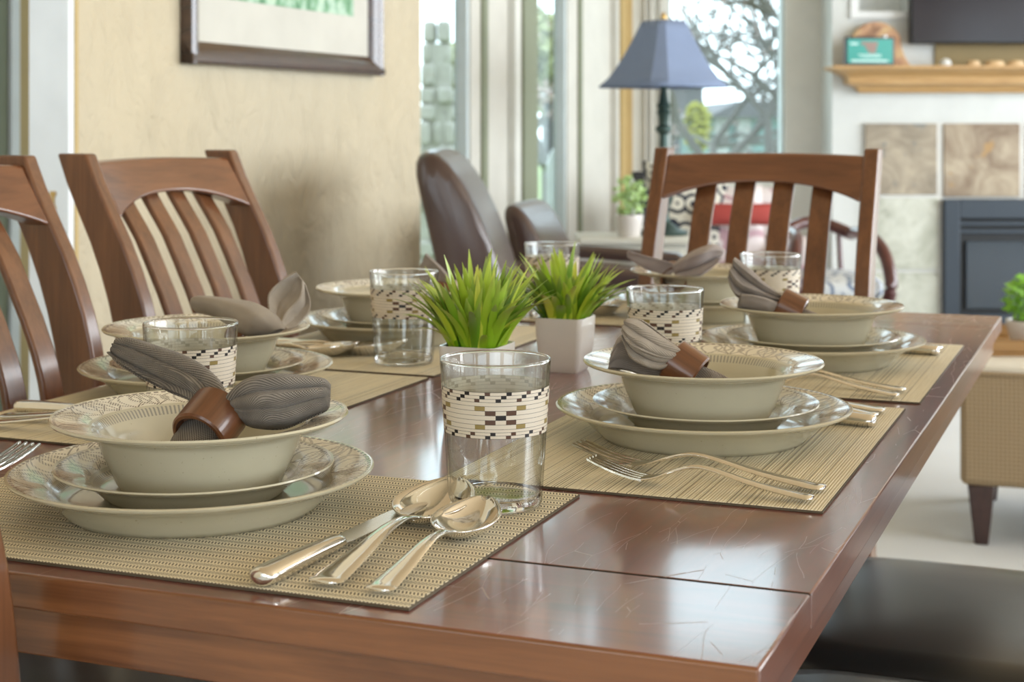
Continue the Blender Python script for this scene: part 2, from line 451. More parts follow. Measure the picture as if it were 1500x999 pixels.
M['art'] = art()
M['grass'] = stucco('lawn', (.20, .27, .09), (.27, .32, .15))
M['stone'] = slate('stacked_stone', (.30, .285, .24), (.40, .38, .33), (.22, .21, .18))
M['bark'] = plain('grey_bark', (.15, .14, .12), .9)
M['blossom'] = plain('pale_spring_leaves', (.30, .31, .15), .8)
M['rosyleaf'] = plain('rosy_spring_leaves', (.38, .28, .24), .8)
M['teal'] = plain('pale_teal_siding', (.20, .30, .29), .7)
M['siding'] = plain('white_siding', (.36, .37, .36), .7)
M['greyhouse'] = plain('grey_siding', (.11, .105, .11), .7)
M['roof'] = plain('brown_roof', (.28, .22, .18), .8)
M['yellow'] = plain('yellow_shrub', (.32, .31, .04), .8)
# ================================================================== the table
tb = thing('dining_table', 'dark reddish wood dining table with a scratched glossy top, laid for six', 'table', tw(0, 0, 0), -TH)
TW, TL, TK = 0.918, 1.73, .024
def board(y0, y1):
    b = MB().box(-TW, 0, y0, y1, ZT-TK, ZT); b.mi = [1, 0, 3 if y0 > .01 else 1, 2, 3 if y1 < TL-.01 else 1, 2]; return b
board(.1505, TL-.15).build('tabletop', [M['top'], M['edge'], M['edgey'], M['soil']], tb, bevel=.0016, seg=3)
board(0, .1492).build('end_board', [M['topx'], M['edge'], M['edgey'], M['soil']], tb, bevel=.0022, seg=3)
board(TL-.1487, TL).build('end_board', [M['topx'], M['edge'], M['edgey'], M['soil']], tb, bevel=.0022, seg=3)
for (x0, x1, y0, y1, mk) in ((-TW+.012, -.012, .010, .034, 'edge'), (-TW+.012, -.012, TL-.034, TL-.010, 'edge'), (-TW+.012, -TW+.034, .034, TL-.034, 'edgey'), (-.034, -.012, .034, TL-.034, 'edgey')):
    MB().box(x0, x1, y0, y1, ZT-TK-.034, ZT-TK).build('apron', M[mk], tb, bevel=.0015)
for yy in (.50, 1.23):
    prof = [(0, .0), (.05, .0), (.05, .06), (.075, .12), (.085, .22), (.06, .34), (.05, .50), (.07, .60), (.07, .66), (.0, .66)]
    MB().lathe([(r, z+.05) for r, z in prof], 32, Matrix.Translation((-TW/2, yy, 0))).build('pedestal', M['chair'], tb)
    b = MB()
    for sg in (-1, 1):
        b.loft([[(-TW/2+sg*x, yy-w, z0), (-TW/2+sg*x, yy+w, z0), (-TW/2+sg*x, yy+w, z1), (-TW/2+sg*x, yy-w, z1)] for x, w, z0, z1 in ((.0, .035, .03, .10), (.14, .032, .02, .08), (.24, .03, 0, .045))])
    b.build('foot', M['chair'], tb, bevel=.004)
    MB().box(-TW/2-.26, -TW/2+.26, yy-.04, yy+.04, ZT-TK-.034, ZT-TK-.0).build('bearer', M['chair'], tb, bevel=.003)

# ================================================================== dining chairs
def back_y(z):           # the back sweeps away from the table as it rises
    pts = [(.0, -.235), (.25, -.205), (.46, -.160), (.60, -.146), (.74, -.152), (.86, -.186), (.95, -.228), (1.03, -.286)]
    for (a, ya), (b, yb) in zip(pts[:-1], pts[1:]):
        if z <= b:
            t = (z-a)/(b-a); t2 = t
            return ya + (yb-ya)*t2
    return pts[-1][1]
def back_curve(z): return sum(back_y(min(1.03, max(0, z+d))) for d in (-.08, -.04, 0, .04, .08))/5
def sweep(z0, z1, n, x, wx, dy, off=lambda z: 0, taper=lambda z: 1.0, lean=0.0):
    secs = []
    for i in range(n):
        z = z0+(z1-z0)*i/(n-1); y = back_curve(z)+off(z); k = taper(z); xx = x + lean*(z-z0)
        secs.append([(xx-wx/2, y-dy*k/2, z), (xx+wx/2, y-dy*k/2, z), (xx+wx/2, y+dy*k/2, z), (xx-wx/2, y+dy*k/2, z)])
    return MB().loft(secs)
def make_chair(label):
    t = thing('dining_chair', label, 'chair', (0, 0, 0), 0, 'dining chairs around the table')
    for sx in (-1, 1):
        sweep(0, 1.022, 26, sx*.187, .026, .060, taper=lambda z: .7 if z < .2 else (1.0 if z < .8 else 1.0-.18*(z-.8)/.22)).build('back_post', M['chair'], t, bevel=.004, seg=3)
    for k in (-1.5, -.5, .5, 1.5):
        sweep(.53, .975, 24, k*.069, .037, .011, off=lambda z: .014*sin(PI*max(0, min(1, (z-.60)/.36)))+.008*sin(2*PI*(z-.60)/.36)-.004-.012*max(0, (z-.90)/.08)).build('slat', M['chair'], t, bevel=.003, seg=2)
    secs = []
    for i in range(25):
        u = -1+2*i/24; x = u*.176
        zt = 1.013-.004*u*u; zb = .962-.032*abs(u)**2.4
        bow = .016*(1-u*u)
        secs.append([(x, back_curve(zb)+.026-bow, zb), (x, back_curve(zt)+.018-bow, zt), (x, back_curve(zt)-.013-bow, zt), (x, back_curve(zb)-.013-bow, zb)])
    MB().loft(secs).build('crest_rail', M['chairx'], t, bevel=.005, seg=3)
    MB().box(-.176, .176, -.160, -.138, .505, .555).build('lower_rail', M['chairx'], t, bevel=.004)
    # seat: leather pad with a rounded front
    pad = MB(); rings = []
    def outline(g):
        o = []
        for i in range(48):
            a = 2*PI*i/48; c, s = cos(a), sin(a)
            w = (.225+.012*max(0, s))-g; d = .215-g
            o.append((w*abs(c)**.42*(1 if c >= 0 else -1), .03+d*abs(s)**.42*(1 if s >= 0 else -1)))
        return o
    for g, z in ((.02, .425), (.0, .432), (.0, .452), (.010, .464), (.04, .470), (.12, .474), (.2, .475)):
        rings.append([(x, y, z) for x, y in outline(g)])
    pad.loft(rings).build('seat', M['black_leather'], t, smooth=True, angle=60)
    for (a, b, c, d) in ((-.19, .19, .195, .217), (-.205, -.185, -.16, .20), (.185, .205, -.16, .20)):
        MB().box(a, b, c, d, .37, .426).build('seat_rail', M['chairx'], t, bevel=.003)
    for sx in (-1, 1):
        MB().loft([[(sx*.19+a*w, .20+b*w, z) for a, b in ((-1,-1),(1,-1),(1,1),(-1,1))] for z, w in ((0, .013), (.2, .017), (.40, .020))]).build('front_leg', M['chair'], t, bevel=.003)
    return t
chairs = [
    (-.925, 1.155, -PI/2, 'wooden slat-back dining chair below the framed picture'),
    (-.915, .638, -PI/2, 'wooden slat-back dining chair cut by the left edge, in front of the white door jamb'),
    (-.412, 1.63, PI, 'wooden slat-back dining chair at the far end of the table, facing the viewer'),
    (.040, 1.135, PI/2, 'dining chair whose black leather seat shows at the lower right'),
    (.045, .655, PI/2, 'dining chair under the near right corner of the table'),
    (-.682, .100, 0, 'dining chair at the near end, only its back post showing at the left edge'),
]
first = None
for x, y, rz, lab in chairs:
    if first is None:
        first = make_chair(lab); first.location = tw(x, y, 0); first.rotation_euler = (0, 0, rz-TH)
    else: dup(first, tw(x, y, 0), rz-TH, lab)

# ================================================================== crockery
def lathe_obj(name, prof, mat, label, cat, group, n=128):
    o = MB().lathe(prof, n).build(name, mat, angle=50)
    return tag(o, label, cat, group)
PLATE = [(0, .0035), (.088, .0035), (.092, .0), (.0965, .0), (.1, .004), (.108, .0115), (.115, .0185), (.128, .0245), (.137, .0275), (.1405, .0292), (.1412, .0308), (.1398, .0318), (.137, .0312), (.126, .0277), (.114, .0232), (.1085, .0195), (.103, .0145), (.096, .0112), (.085, .0100), (0, .0095)]
SALAD = [(0, .003), (.060, .003), (.063, 0), (.067, 0), (.071, .004), (.080, .0120), (.086, .0165), (.098, .0205), (.1055, .0228), (.1080, .0243), (.1075, .0255), (.105, .0250), (.096, .0226), (.085, .0190), (.080, .0155), (.075, .0105), (.068, .0080), (0, .0070)]
BOWL = [(0, .0035), (.052, .0035), (.056, 0), (.0615, 0), (.0655, .006), (.0705, .018), (.0755, .029), (.0790, .0395), (.0835, .0445), (.094, .0475), (.107, .0505), (.1135, .0527), (.1150, .0545), (.1140, .0560), (.1105, .0550), (.096, .0522), (.0865, .0500), (.0812, .0470), (.0765, .0415), (.0725, .032), (.067, .0185), (.061, .0095), (.050, .0065), (0, .0055)]

def put_xyz(o, p, rz=0):
    o.location = p; o.rotation_euler = (0, 0, rz); return o

# tumbler: clear glass with a printed band
def band_bm(r0, z0, r1, z1):
    """printed band built cell by cell; column 0 faces -Y"""
    rows = [('line', .35)]
    for st in (0, 1, 2): rows += [('s', 2.6, st), ('line', .3)]
    rows += [('c', 3.2), ('line', .3)]
    for m in (0, 1, 2, 3, 4): rows += [('m', 3.75, m), ('line', .3)]
    rows += [('c', 2.4), ('line', .3)]
    for st in (0, 1): rows += [('b', 2.5, st), ('line', .3)]
    tot = sum(r[1] for r in rows); N = 128
    vs, fs, mi = [], [], []
    h = z1; hs = [z1]
    for r in rows: h -= (z1-z0)*r[1]/tot; hs.append(h)
    for z in hs:
        r = r0+(r1-r0)*(z-z0)/(z1-z0)
        vs += [(r*cos(2*PI*k/N-PI/2), r*sin(2*PI*k/N-PI/2), z) for k in range(N)]
    for i, row in enumerate(rows):
        for k in range(N):
            c = ((k+2) % N)//2          # 64 pattern columns of two cells
            m = 0
            if row[0] == 'line': m = 1
            elif row[0] == 's':
                q = (c+1) % 4; kind = ((c+1)//4) % 2
                if q == 3-row[2]-0: m = 1 if kind == 0 or row[2] == 1 else 2
            elif row[0] == 'b':
                q = (c+3) % 4; kind = ((c+3)//4) % 2
                if q in (2-row[2], ): m = 1 if kind == 0 else 2
            elif row[0] == 'm':
                q = ((c+4) % 16)//2 - 2     # blocks two columns wide, -2..
                pat = {0: {-2: 3, 2: 3}, 1: {-1: 2, 1: 2}, 2: {0: 1}, 3: {-1: 2, 1: 2}, 4: {-2: 3, 2: 3}}
                m = pat[row[2]].get(q, 0)
            a, b = i*N+k, i*N+(k+1) % N
            fs.append((a, a+N, b+N, b)); mi.append(m)
    mb = MB(); mb.add(vs, fs, mi); return mb
def make_tumbler(label):
    t = thing('tumbler', label, 'glass', (0, 0, 0), 0, 'patterned tumblers on the table')
    out = [(0, .0), (.033, .0), (.0358, .0012), (.0368, .004)] + [(.0368+(.0436-.0368)*k/10, .004+.110*k/10) for k in range(1, 11)] + []
    inn = [(.0420-(.0420-.0352)*k/10, .114-.103*k/10) for k in range(1, 11)] + [(.0335, .0088), (.028, .0078), (0, .0078)]
    MB().lathe([q for q in out if q[1] >= .004]+[q for q in inn if q[1] > .0105], 96).build('glass_body', M['glass'], t, angle=80)
    MB().lathe([(0, .0), (.033, .0), (.0356, .0010), (.0366, .0039), (.0364, .0080), (.0345, .0105), (.0325, .0092), (.026, .0082), (0, .0080)], 96).build('glass_base', M['glassbase'], t, angle=60)
    MB().lathe([(.0427+.0009*cos(a), .1150+.0011*sin(a)) for a in [2*PI*i/12 for i in range(12)]], 96, closed=True).build('lip', M['glassbase'], t, angle=80)
    r = lambda z: .0368+(.0436-.0368)*(z-.004)/.110
    band_bm(r(.0595)+.0002, .0595, r(.0955)+.0002, .0955).build('printed_band', [M['b_cream'], M['b_black'], M['b_brown'], M['b_gold']], t, angle=60)
    return t

# cutlery, local frame: handle end at the origin, pointing along +Y, lying at z = 0
def ell(y, zc, w, h, n=12, flat=1.0):
    return [(w*cos(2*PI*k/n), y, zc+h*sin(2*PI*k/n)*(flat if sin(2*PI*k/n) < 0 else 1)) for k in range(n)]
def handle_secs(prof, n=12): return [ell(y, z, w, h, n) for y, z, w, h in spline(prof, 26)]
def make_spoon(L, label, name='soup_spoon'):
    t = thing(name, label, 'spoon', (0,0,0), 0, 'spoons beside the plates')
    k = L/.20
    hp = [(0, .0045, .0075, .0012), (.003, .0048, .0105, .0019), (.012, .0052, .0100, .0019), (.05, .0095, .0075, .0018), (.085, .0140, .0052, .0018), (.110, .0140, .0040, .0019), (.128, .0105, .0040, .0018), (.136, .0085, .0075, .0014)]
    MB().loft(handle_secs([(y*k, z, w*k, h) for y, z, w, h in hp])).build('handle', M['steel'], t, angle=70)
    vs = []; fs = []; NU, NV = 17, 25
    for j in range(NV):
        v = j/(NV-1)
        w = .0255*k*max(.0, (sin(PI*(v**.80)*.985+.02)))**.62
        for i in range(NU):
            u = -1+2*i/(NU-1)
            dep = .0150*k*(max(0, 1-u*u)**.85)*(max(0, sin(PI*min(1, v*.97+.02)))**.7)
            vs.append((u*w, (.131+.075*v)*k, .0098+.0095*v*k-dep+.0004))
    for j in range(NV-1):
        for i in range(NU-1): a = j*NU+i; fs.append((a, a+1, a+NU+1, a+NU))
    mb = MB(); mb.add(vs, fs); mb.build('bowl', M['steel'], t, angle=80, solid=.0013)
    return t
def make_knife(label):
    t = thing('table_knife', label, 'knife', (0,0,0), 0, 'knives beside the plates')
    hp = [(0, .0065, .0035, .0035), (.002, .0065, .0085, .0058), (.008, .0065, .0105, .0065), (.03, .0068, .0098, .0066), (.07, .0068, .0082, .0058), (.095, .0065, .0072, .0050), (.102, .0063, .0060, .0040), (.104, .0063, .003, .002)]
    MB().loft(handle_secs(hp, 16)).build('handle', M['steel'], t, angle=70)
    secs = []
    for y, a, b in ((.098, -.006, .006), (.108, -.0075, .0085), (.14, -.0078, .0092), (.18, -.0075, .0098), (.205, -.0068, .0098), (.222, -.005, .0070), (.229, -.003, .002)):
        secs.append([(a, y, .0052), (b, y, .0060), (b, y, .0066), (a, y, .0074)])
    MB().loft(secs).build('blade', M['blade'], t, smooth=False)
    return t
def make_fork(L, label):
    t = thing('table_fork', label, 'fork', (0,0,0), 0, 'forks beside the plates')
    k = L/.20
    hp = [(0, .0040, .0060, .0013), (.003, .0045, .0095, .0020), (.012, .0048, .0095, .0020), (.05, .0100, .0070, .0019), (.085, .0175, .0048, .0019), (.105, .0190, .0038, .0020), (.125, .0130, .0045, .0018), (.136, .0085, .009, .0014), (.145, .0065, .0120, .0012), (.152, .0058, .0125, .0010)]
    MB().loft(handle_secs([(y*k, z, w*k, h) for y, z, w, h in hp])).build('handle', M['steel'], t, angle=70)
    for i in range(4):
        x = (-1.5+i)*.0066*k
        secs = []
        for v in (0, .2, .4, .6, .8, 1):
            y = (.149+.052*v)*k; z = .0058+.0125*v**1.6; w = (.0022-.0008*v)*k
            secs.append([(x-w, y, z-.0008), (x+w, y, z-.0008), (x+w*.8, y, z+.0008), (x-w*.8, y, z+.0008)])
        MB().loft(secs).build('tine', M['steel'], t, smooth=False)
    return t
def aim(p, q):
    """rotation about z that turns local +Y from p towards q"""
    d = q-p; return math.atan2(-d.x, d.y)

# ------------------------------------------------------------------ napkins
def sheet(mb, secs, layers=4, stack=.03, power=.55, shrink=.75, wr=.0018, seed=0, per=11, n=34, ends=.0, dirv=(0, -1, .15)):
    """pleated cloth: zigzag layers between an upper and a lower edge, the layers stacked along dirv. secs: (upper point, lower point, stack factor)"""
    rnd = random.Random(seed)
    data = [tuple(a)+tuple(b)+(k,) for a, b, k in secs]
    S = spline(data, n); m = layers*per+1
    dv = Vector(dirv).normalized()
    off = len(mb.v); uvs = mb.uv if mb.uv is not None else []
    ph = [rnd.uniform(0, 6.28) for _ in range(layers+1)]; am = [rnd.uniform(.5, 1.2) for _ in range(layers+1)]
    dz = [rnd.uniform(-.12, .12) for _ in range(layers+2)]
    vlen = 0; last = None
    for i, s in enumerate(S):
        a, b, k = Vector(s[0:3]), Vector(s[3:6]), max(.05, s[6])
        c, w = (a+b)/2, (a-b)/2
        if last is not None: vlen += (c-last).length
        last = c; ulen = 0; prev = None; t = i/(n-1)
        for j in range(m):
            q = j/(m-1)*layers; L = min(int(q), layers-1)
            cs = cos(PI*q); tt = math.copysign(abs(cs)**power, cs)
            sh = 1-(1-shrink)*(q/layers)
            edge = dz[int(q+.5)]*t
            p = c + w*(tt*sh + edge - (1-sh)*.5) + dv*(stack*k*(q/layers-.3))
            wob = wr*am[L]*sin(ph[L]+9*t+2.2*tt)*(.3+.7*t)
            p = p + dv*wob + w*(.05*sin(ph[L]*2+7*t))*t
            mb.v.append(tuple(p))
            if prev is not None: ulen += (p-prev).length
            prev = p; uvs.append((ulen, vlen))
    mb.uv = uvs
    for i in range(n-1):
        for j in range(m-1):
            mb.f.append((off+i*m+j, off+i*m+j+1, off+(i+1)*m+j+1, off+(i+1)*m+j)); mb.mi.append(0)
def ripple(mb, secs, L=3, b=.006, a=1.7, bulge=.010, seed=0, per=16, n=40, dirv=(0, -1, .15), back=.010):
    """cloth whose overlapping folds run lengthwise and gather at the ring, with a plain layer behind"""
    rnd = random.Random(seed)
    S = spline([tuple(p)+tuple(q)+(k,) for p, q, k in secs], n); m = int(L*per)+1
    dv = Vector(dirv).normalized(); uvs = mb.uv
    ph = rnd.uniform(0, 6.28); f1, f2 = rnd.uniform(.8, 1.3), rnd.uniform(2, 3.4)
    amp = [rnd.uniform(.65, 1.35) for _ in range(int(L)+3)]
    for layer in (0, 1):
        off = len(mb.v); vlen = 0; last = None
        for i, s in enumerate(S):
            A, B, k = Vector(s[0:3]), Vector(s[3:6]), max(.08, s[6]); t = i/(n-1)
            c, w = (A+B)/2, (A-B)/2
            if last is not None: vlen += (c-last).length
            last = c; ulen = 0; prev = None
            for j in range(m):
                q = j/(m-1)
                if layer == 0:
                    x = 2*PI*(L*q) + .35*sin(f1*3*t+ph) 
                    am = amp[min(len(amp)-1, int(L*q+.5))]
                    qq = q - a*am*.5*sin(x)/(2*PI*L)*min(1, q*8)*min(1, (1-q)*8)*1.6
                    d = bulge*k*sin(PI*q) + b*k*am*(1-cos(x))*.8 + .0012*sin(f2*6*t+3*q+ph)*t
                    p = c + w*(1-2*qq) + dv*d
                else:
                    q2 = q; p = c + w*(1.0-2*q2)*(1.04+.03*sin(7*t+ph)) - dv*(back*k*(.5+sin(PI*q2)))
                mb.v.append(tuple(p))
                if prev is not None: ulen += (p-prev).length
                prev = p; uvs.append((ulen+layer*.013, vlen))
        for i in range(n-1):
            for j in range(m-1):
                mb.f.append((off+i*m+j, off+i*m+j+1, off+(i+1)*m+j+1, off+(i+1)*m+j)); mb.mi.append(0)
def coil(mb, c, axis, up, length, r, rings=3):
    """the rolled tail of the napkin showing nested rounded folds"""
    a = Vector(axis).normalized(); u = Vector(up); u = (u-a*u.dot(a)).normalized(); s = a.cross(u)
    off = len(mb.v); uvs = mb.uv if mb.uv is not None else []
    n, per = 10, 15; m = rings*per
    for i in range(n):
        t = i/(n-1); cc = Vector(c)+a*(length*t)-Vector((0, 0, .010*t*t)); ulen = 0; prev = None
        for j in range(m):
            k = j//per; q = (j % per)/(per-1)
            if k % 2: q = 1-q
            ang = PI*(.06+.88*q); rr = r*(1-.27*(k+(j % per)/(per-1)*.9))*(1-.10*t)
            p = cc + s*(rr*cos(ang)*1.15) + u*(rr*sin(ang)*.95-.3*r)
            mb.v.append(tuple(p)); 
            if prev is not None: ulen += (p-prev).length
            prev = p; uvs.append((ulen, length*t))
    mb.uv = uvs
    for i in range(n-1):
        for j in range(m-1):
            mb.f.append((off+i*m+j, off+i*m+j+1, off+(i+1)*m+j+1, off+(i+1)*m+j)); mb.mi.append(0)
def ring_obj(c, axis, label, ro=.0235, ri=.0195, w=.032):
    q = Vector((0, 0, 1)).rotation_difference(Vector(axis).normalized())
    mb = MB(); h = w/2; b = .0015
    mb.lathe([(ri, -h), (ro-b, -h), (ro, -h+b), (ro, h-b), (ro-b, h), (ri, h)], 64, closed=True)
    o = mb.build('napkin_ring', M['ringwood'], angle=25)
    o.location = c; o.rotation_mode = 'QUATERNION'; o.rotation_quaternion = q
    return tag(o, label, 'napkin ring', 'wooden napkin rings')
def S3(rows):
    """rows: (u, v upper, u, v lower, depth, stack factor)"""
    return [(at(r[0], r[1], r[4]), at(r[2], r[3], r[5] if len(r) > 6 else r[4]), r[-1]) for r in rows]
def napkin(parts, label):
    root = None
    for nm, mk, build in parts:
        mb = MB(); mb.uv = []
        build(mb)
        if root is None:
            root = mb.build('cloth_napkin', M[mk], None, angle=70, solid=.0013); tag(root, label, 'napkin', 'folded cloth napkins')
        else: mb.build(nm, M[mk], root, angle=70, solid=.0013)
    return root

# ------------------------------------------------------------------ the six settings
def R(rx, ry, cx, cy, phi):      # setting-local offset -> table frame
    return cx+rx*cos(phi)-ry*sin(phi), cy+rx*sin(phi)+ry*cos(phi)
SETS = {   # mat centre, diner's heading, plate centre, words
    'near': ((-.4625, .182), 0, (-.492, .192), 'at the near end of the table'),
    'front right': ((-.192, .597), PI/2, (-.192, .610), 'at the front right setting'),
    'rear right': ((-.182, 1.115), PI/2, (-.186, 1.124), 'at the rear right setting'),
    'front left': ((-.745, .597), -PI/2, (-.776, .655), 'at the front left setting'),
    'rear left': ((-.745, 1.087), -PI/2, (-.765, 1.125), 'at the rear left setting'),
    'far': ((-.45, 1.545), PI, (-.432, 1.535), 'at the far end of the table'),
}
MATLAB = {'near': 'chevron-woven straw placemat at the near end, knife and two spoons on it',
 'front right': 'split-reed placemat with two forks in full view, right side of the table',
 'rear right': 'split-reed placemat at the far right corner of the table',
 'front left': 'straw placemat on the left side behind the near place setting',
 'rear left': 'straw placemat under the tumbler on the left side, by the wall',
 'far': 'straw placemat at the far end before the end chair'}
g = {}
for i, (key, ((mx, my), phi, (px_, py_), wh)) in enumerate(SETS.items()):
    near = key == 'near'
    # placemat
    o = MB()
    o.box(-.2375, .2375, -.16, .16, 0, .0022)
    pm = o.build('placemat', M['mat_weave' if near else 'mat_reed'], None, bevel=.0006, seg=1)
    pm.location = tw(mx, my, ZT+.0002); pm.rotation_euler = (0, 0, phi-TH)
    tag(pm, MATLAB[key], 'placemat', 'straw placemats')
    e = MB()
    for (x0, x1, y0, y1) in ((-.2382, .2382, -.1608, -.1596), (-.2382, .2382, .1596, .1608), (-.2382, -.2372, -.1596, .1596), (.2372, .2382, -.1596, .1596)):
        e.box(x0, x1, y0, y1, 0.0, .0018)
    e.build('edge_binding', M['matedge'], pm, smooth=False)
    ztop = ZT+.0025
    rot = phi-TH+.3*i
    if i == 0:
        g['plate'] = lathe_obj('dinner_plate', PLATE, M['plate'], '', 'plate', 'leaf-rimmed dinner plates')
        g['salad'] = lathe_obj('salad_plate', SALAD, M['salad'], '', 'plate', 'leaf-rimmed salad plates')
        g['bowl'] = lathe_obj('soup_bowl', BOWL, M['bowl'], '', 'bowl', 'wide-rimmed soup bowls')
        a, b, c = g['plate'], g['salad'], g['bowl']
    else: a, b, c = (x.copy() for x in (g['plate'], g['salad'], g['bowl'])); [COL.objects.link(x) for x in (a, b, c)]
    p = tw(px_, py_, 0)
    put_xyz(a, (p.x, p.y, ztop), rot); put_xyz(b, (p.x+.002, p.y-.002, ztop+.0103), rot+.7); put_xyz(c, (p.x+(.006 if near else 0), p.y, ztop+.0180), rot+1.1)
    a['label'] = 'cream leaf-rimmed dinner plate lowest in the stack ' + wh
    b['label'] = 'small cream salad plate between dinner plate and bowl ' + wh
    c['label'] = 'cream wide-rimmed soup bowl holding a napkin, ' + wh

# tumblers
T0 = [(-.2735, .283, 'near', 'patterned tumbler beside the spoons, nearest and largest in view'),
      (-.296, .842, 'fr', 'patterned tumbler behind the front right soup bowl, next to the white pot'),
      (-.288, 1.355, 'rr', 'patterned tumbler behind the rear right bowl, before the end chair'),
      (-.620, .384, 'fl', 'patterned tumbler behind the near bowl, before the picture-side chair'),
      (-.660, .925, 'rl', 'patterned tumbler left of the grassy plants'),
      (-.649, 1.436, 'fa', 'patterned tumbler behind the farther grassy plant')]
tum = None
for k, (x, y, _, lab) in enumerate(T0):
    face = {'near': .10, 'fr': -.12, 'rr': .9, 'fl': .12, 'rl': -.05, 'fa': .5}[_]
    l = tw(x, y, ZT+.0026)
    ang = math.atan2(l.x, l.y)*-1 + face       # motif roughly faces the room's near end
    if tum is None: tum = make_tumbler(lab); tum.location = l; tum.rotation_euler = (0, 0, ang)
    else: dup(tum, l, ang, lab)

# cutlery (table frame): handle end, tip
zc = ZT+.0024
def lay(o, p, q, z=zc):
    a, b = tw(*p, z), tw(*q, z)
    o.location = a; o.rotation_euler = (0, 0, aim(a, b)); return o
def layd(proto, p, q, lab, z=zc):
    a, b = tw(*p, z), tw(*q, z); return dup(proto, a, aim(a, b), lab)
kn = lay(make_knife('steel table knife left of the spoons on the near placemat'), (-.332, .022), (-.320, .255))
sp = lay(make_spoon(.235, 'larger steel soup spoon between knife and small spoon, near placemat'), (-.292, .036), (-.304, .27))
sp2 = lay(make_spoon(.195, 'smaller steel spoon nearest the mat edge, near placemat', 'teaspoon'), (-.252, .034), (-.262, .24))
fk = lay(make_fork(.225, 'longer steel fork beside the plate, front right placemat'), (-.041, .420), (-.262, .455))
fk2 = lay(make_fork(.19, 'shorter steel fork nearest the mat edge, front right placemat'), (-.043, .382), (-.222, .398))
layd(fk, (-.731, .055), (-.721, .262), 'steel fork cut by the left edge, left of the near plate', ZT+.0002)
# front right: knife and spoons beyond the plate
layd(kn, (-.044, .716), (-.28, .745), 'steel knife partly under the front right plate rim')
layd(sp2, (-.050, .760), (-.235, .800), 'smaller spoon beyond the front right plate, handle end showing')
layd(sp, (-.047, .792), (-.28, .812), 'larger spoon farthest beyond the front right plate, handle end showing')
# rear right
layd(fk, (-.044, .930), (-.262, .955), 'longer fork before the rear right plate')
layd(fk2, (-.046, .892), (-.225, .910), 'shorter fork at the edge of the rear right placemat')
layd(kn, (-.041, 1.240), (-.27, 1.262), 'knife beyond the rear right plate, handle end showing')
layd(sp, (-.043, 1.285), (-.27, 1.305), 'spoon beyond the rear right plate, handle end showing')
# front left
layd(kn, (-.890, .472), (-.66, .478), 'knife on the front left placemat, farthest of its cutlery')
layd(sp, (-.874, .432), (-.645, .440), 'larger spoon on the front left placemat, behind the near bowl')
layd(sp2, (-.868, .392), (-.675, .402), 'smaller spoon at the edge of the front left placemat')
# rear left
layd(kn, (-.900, .985), (-.675, 1.0), 'knife by the plate at the rear left setting')
layd(sp, (-.925, .955), (-.725, .978), 'spoon with its bowl towards the tumbler, rear left setting')
layd(sp2, (-.935, .915), (-.765, .945), 'smaller spoon left of another spoon, rear left setting')
# far end
layd(sp, (-.612, 1.69), (-.585, 1.455), 'larger spoon beside the far plate, next to the grassy plant')
layd(sp2, (-.648, 1.69), (-.632, 1.495), 'smaller spoon beside the far plate, behind the grassy plant')
layd(fk, (-.272, 1.69), (-.285, 1.47), 'fork beside the far plate, behind the rear right tumbler')

# napkins and rings ------------------------------------------------
def n_near():
    left = lambda mb: ripple(mb, S3([(330, 578, 292, 598, 1.205, .25), (316, 553, 278, 585, 1.225, .5), (285, 532, 246, 572, 1.245, .8), (240, 516, 205, 551, 1.262, 1), (205, 505, 176, 533, 1.275, 1.0), (184, 503, 163, 522, 1.28, .8)]), 2.5, .0130, 2.6, .003, 3, dirv=(-.1, -1, .45))
    right = lambda mb: ripple(mb, S3([(330, 584, 344, 606, 1.195, .25), (350, 566, 362, 622, 1.20, .6), (376, 555, 388, 627, 1.205, .9), (412, 553, 418, 625, 1.215, 1.0), (450, 556, 452, 610, 1.225, 1.0), (474, 560, 476, 600, 1.232, .9), (484, 566, 482, 594, 1.235, .5)]), 3, .0150, 2.7, .005, 11, dirv=(.1, -1, .35))
    tail = lambda mb: (coil(mb, at(301, 636, 1.192), (-.30, -.80, -.20), (.2, -.2, 1), .024, .0200, 5))
    n = napkin([('wing', 'napkin_dark', left), ('wing', 'napkin_dark', right), ('tail', 'napkin_dark', tail)], 'dark woven napkin spread like a bow in the nearest soup bowl')
    ring_obj(at(307, 621, 1.194), (-.36, -.80, -.50), 'brown wooden ring around the napkin in the nearest bowl', .0232, .0193, .034)
def n_fr():
    up = lambda mb: ripple(mb, S3([(1004, 515, 992, 533, 1.462, .3), (976, 497, 966, 541, 1.455, .7), (952, 480, 944, 535, 1.45, 1), (934, 469, 928, 524, 1.45, 1), (921, 467, 914, 494, 1.45, .8)]), 4, .0085, 2.2, .006, 5, dirv=(-.35, -1, .1))
    low = lambda mb: ripple(mb, S3([(990, 530, 974, 558, 1.485, .4), (955, 512, 948, 552, 1.482, .8), (928, 500, 924, 543, 1.478, 1), (908, 494, 902, 539, 1.472, 1), (896, 518, 891, 540, 1.468, .6)]), 1.5, .004, 1.2, .010, 8, dirv=(-.1, -1, .2))
    tail = lambda mb: sheet(mb, S3([(1022, 534, 1008, 563, 1.47, .4), (1046, 544, 1034, 570, 1.465, .7), (1080, 562, 1060, 578, 1.46, .5)]), 3, .022, .6, .8, .001, 4, dirv=(.1, -1, .1))
    napkin([('wing', 'napkin_tan', up), ('drape', 'napkin_taupe', low), ('tail', 'napkin_taupe', tail)], 'taupe napkin with a pleated end in the front right soup bowl')
    ring_obj(at(1002, 541, 1.468), (.80, -.30, -.52), 'square-cut wooden ring on the front right napkin', .0225, .0188, .030)
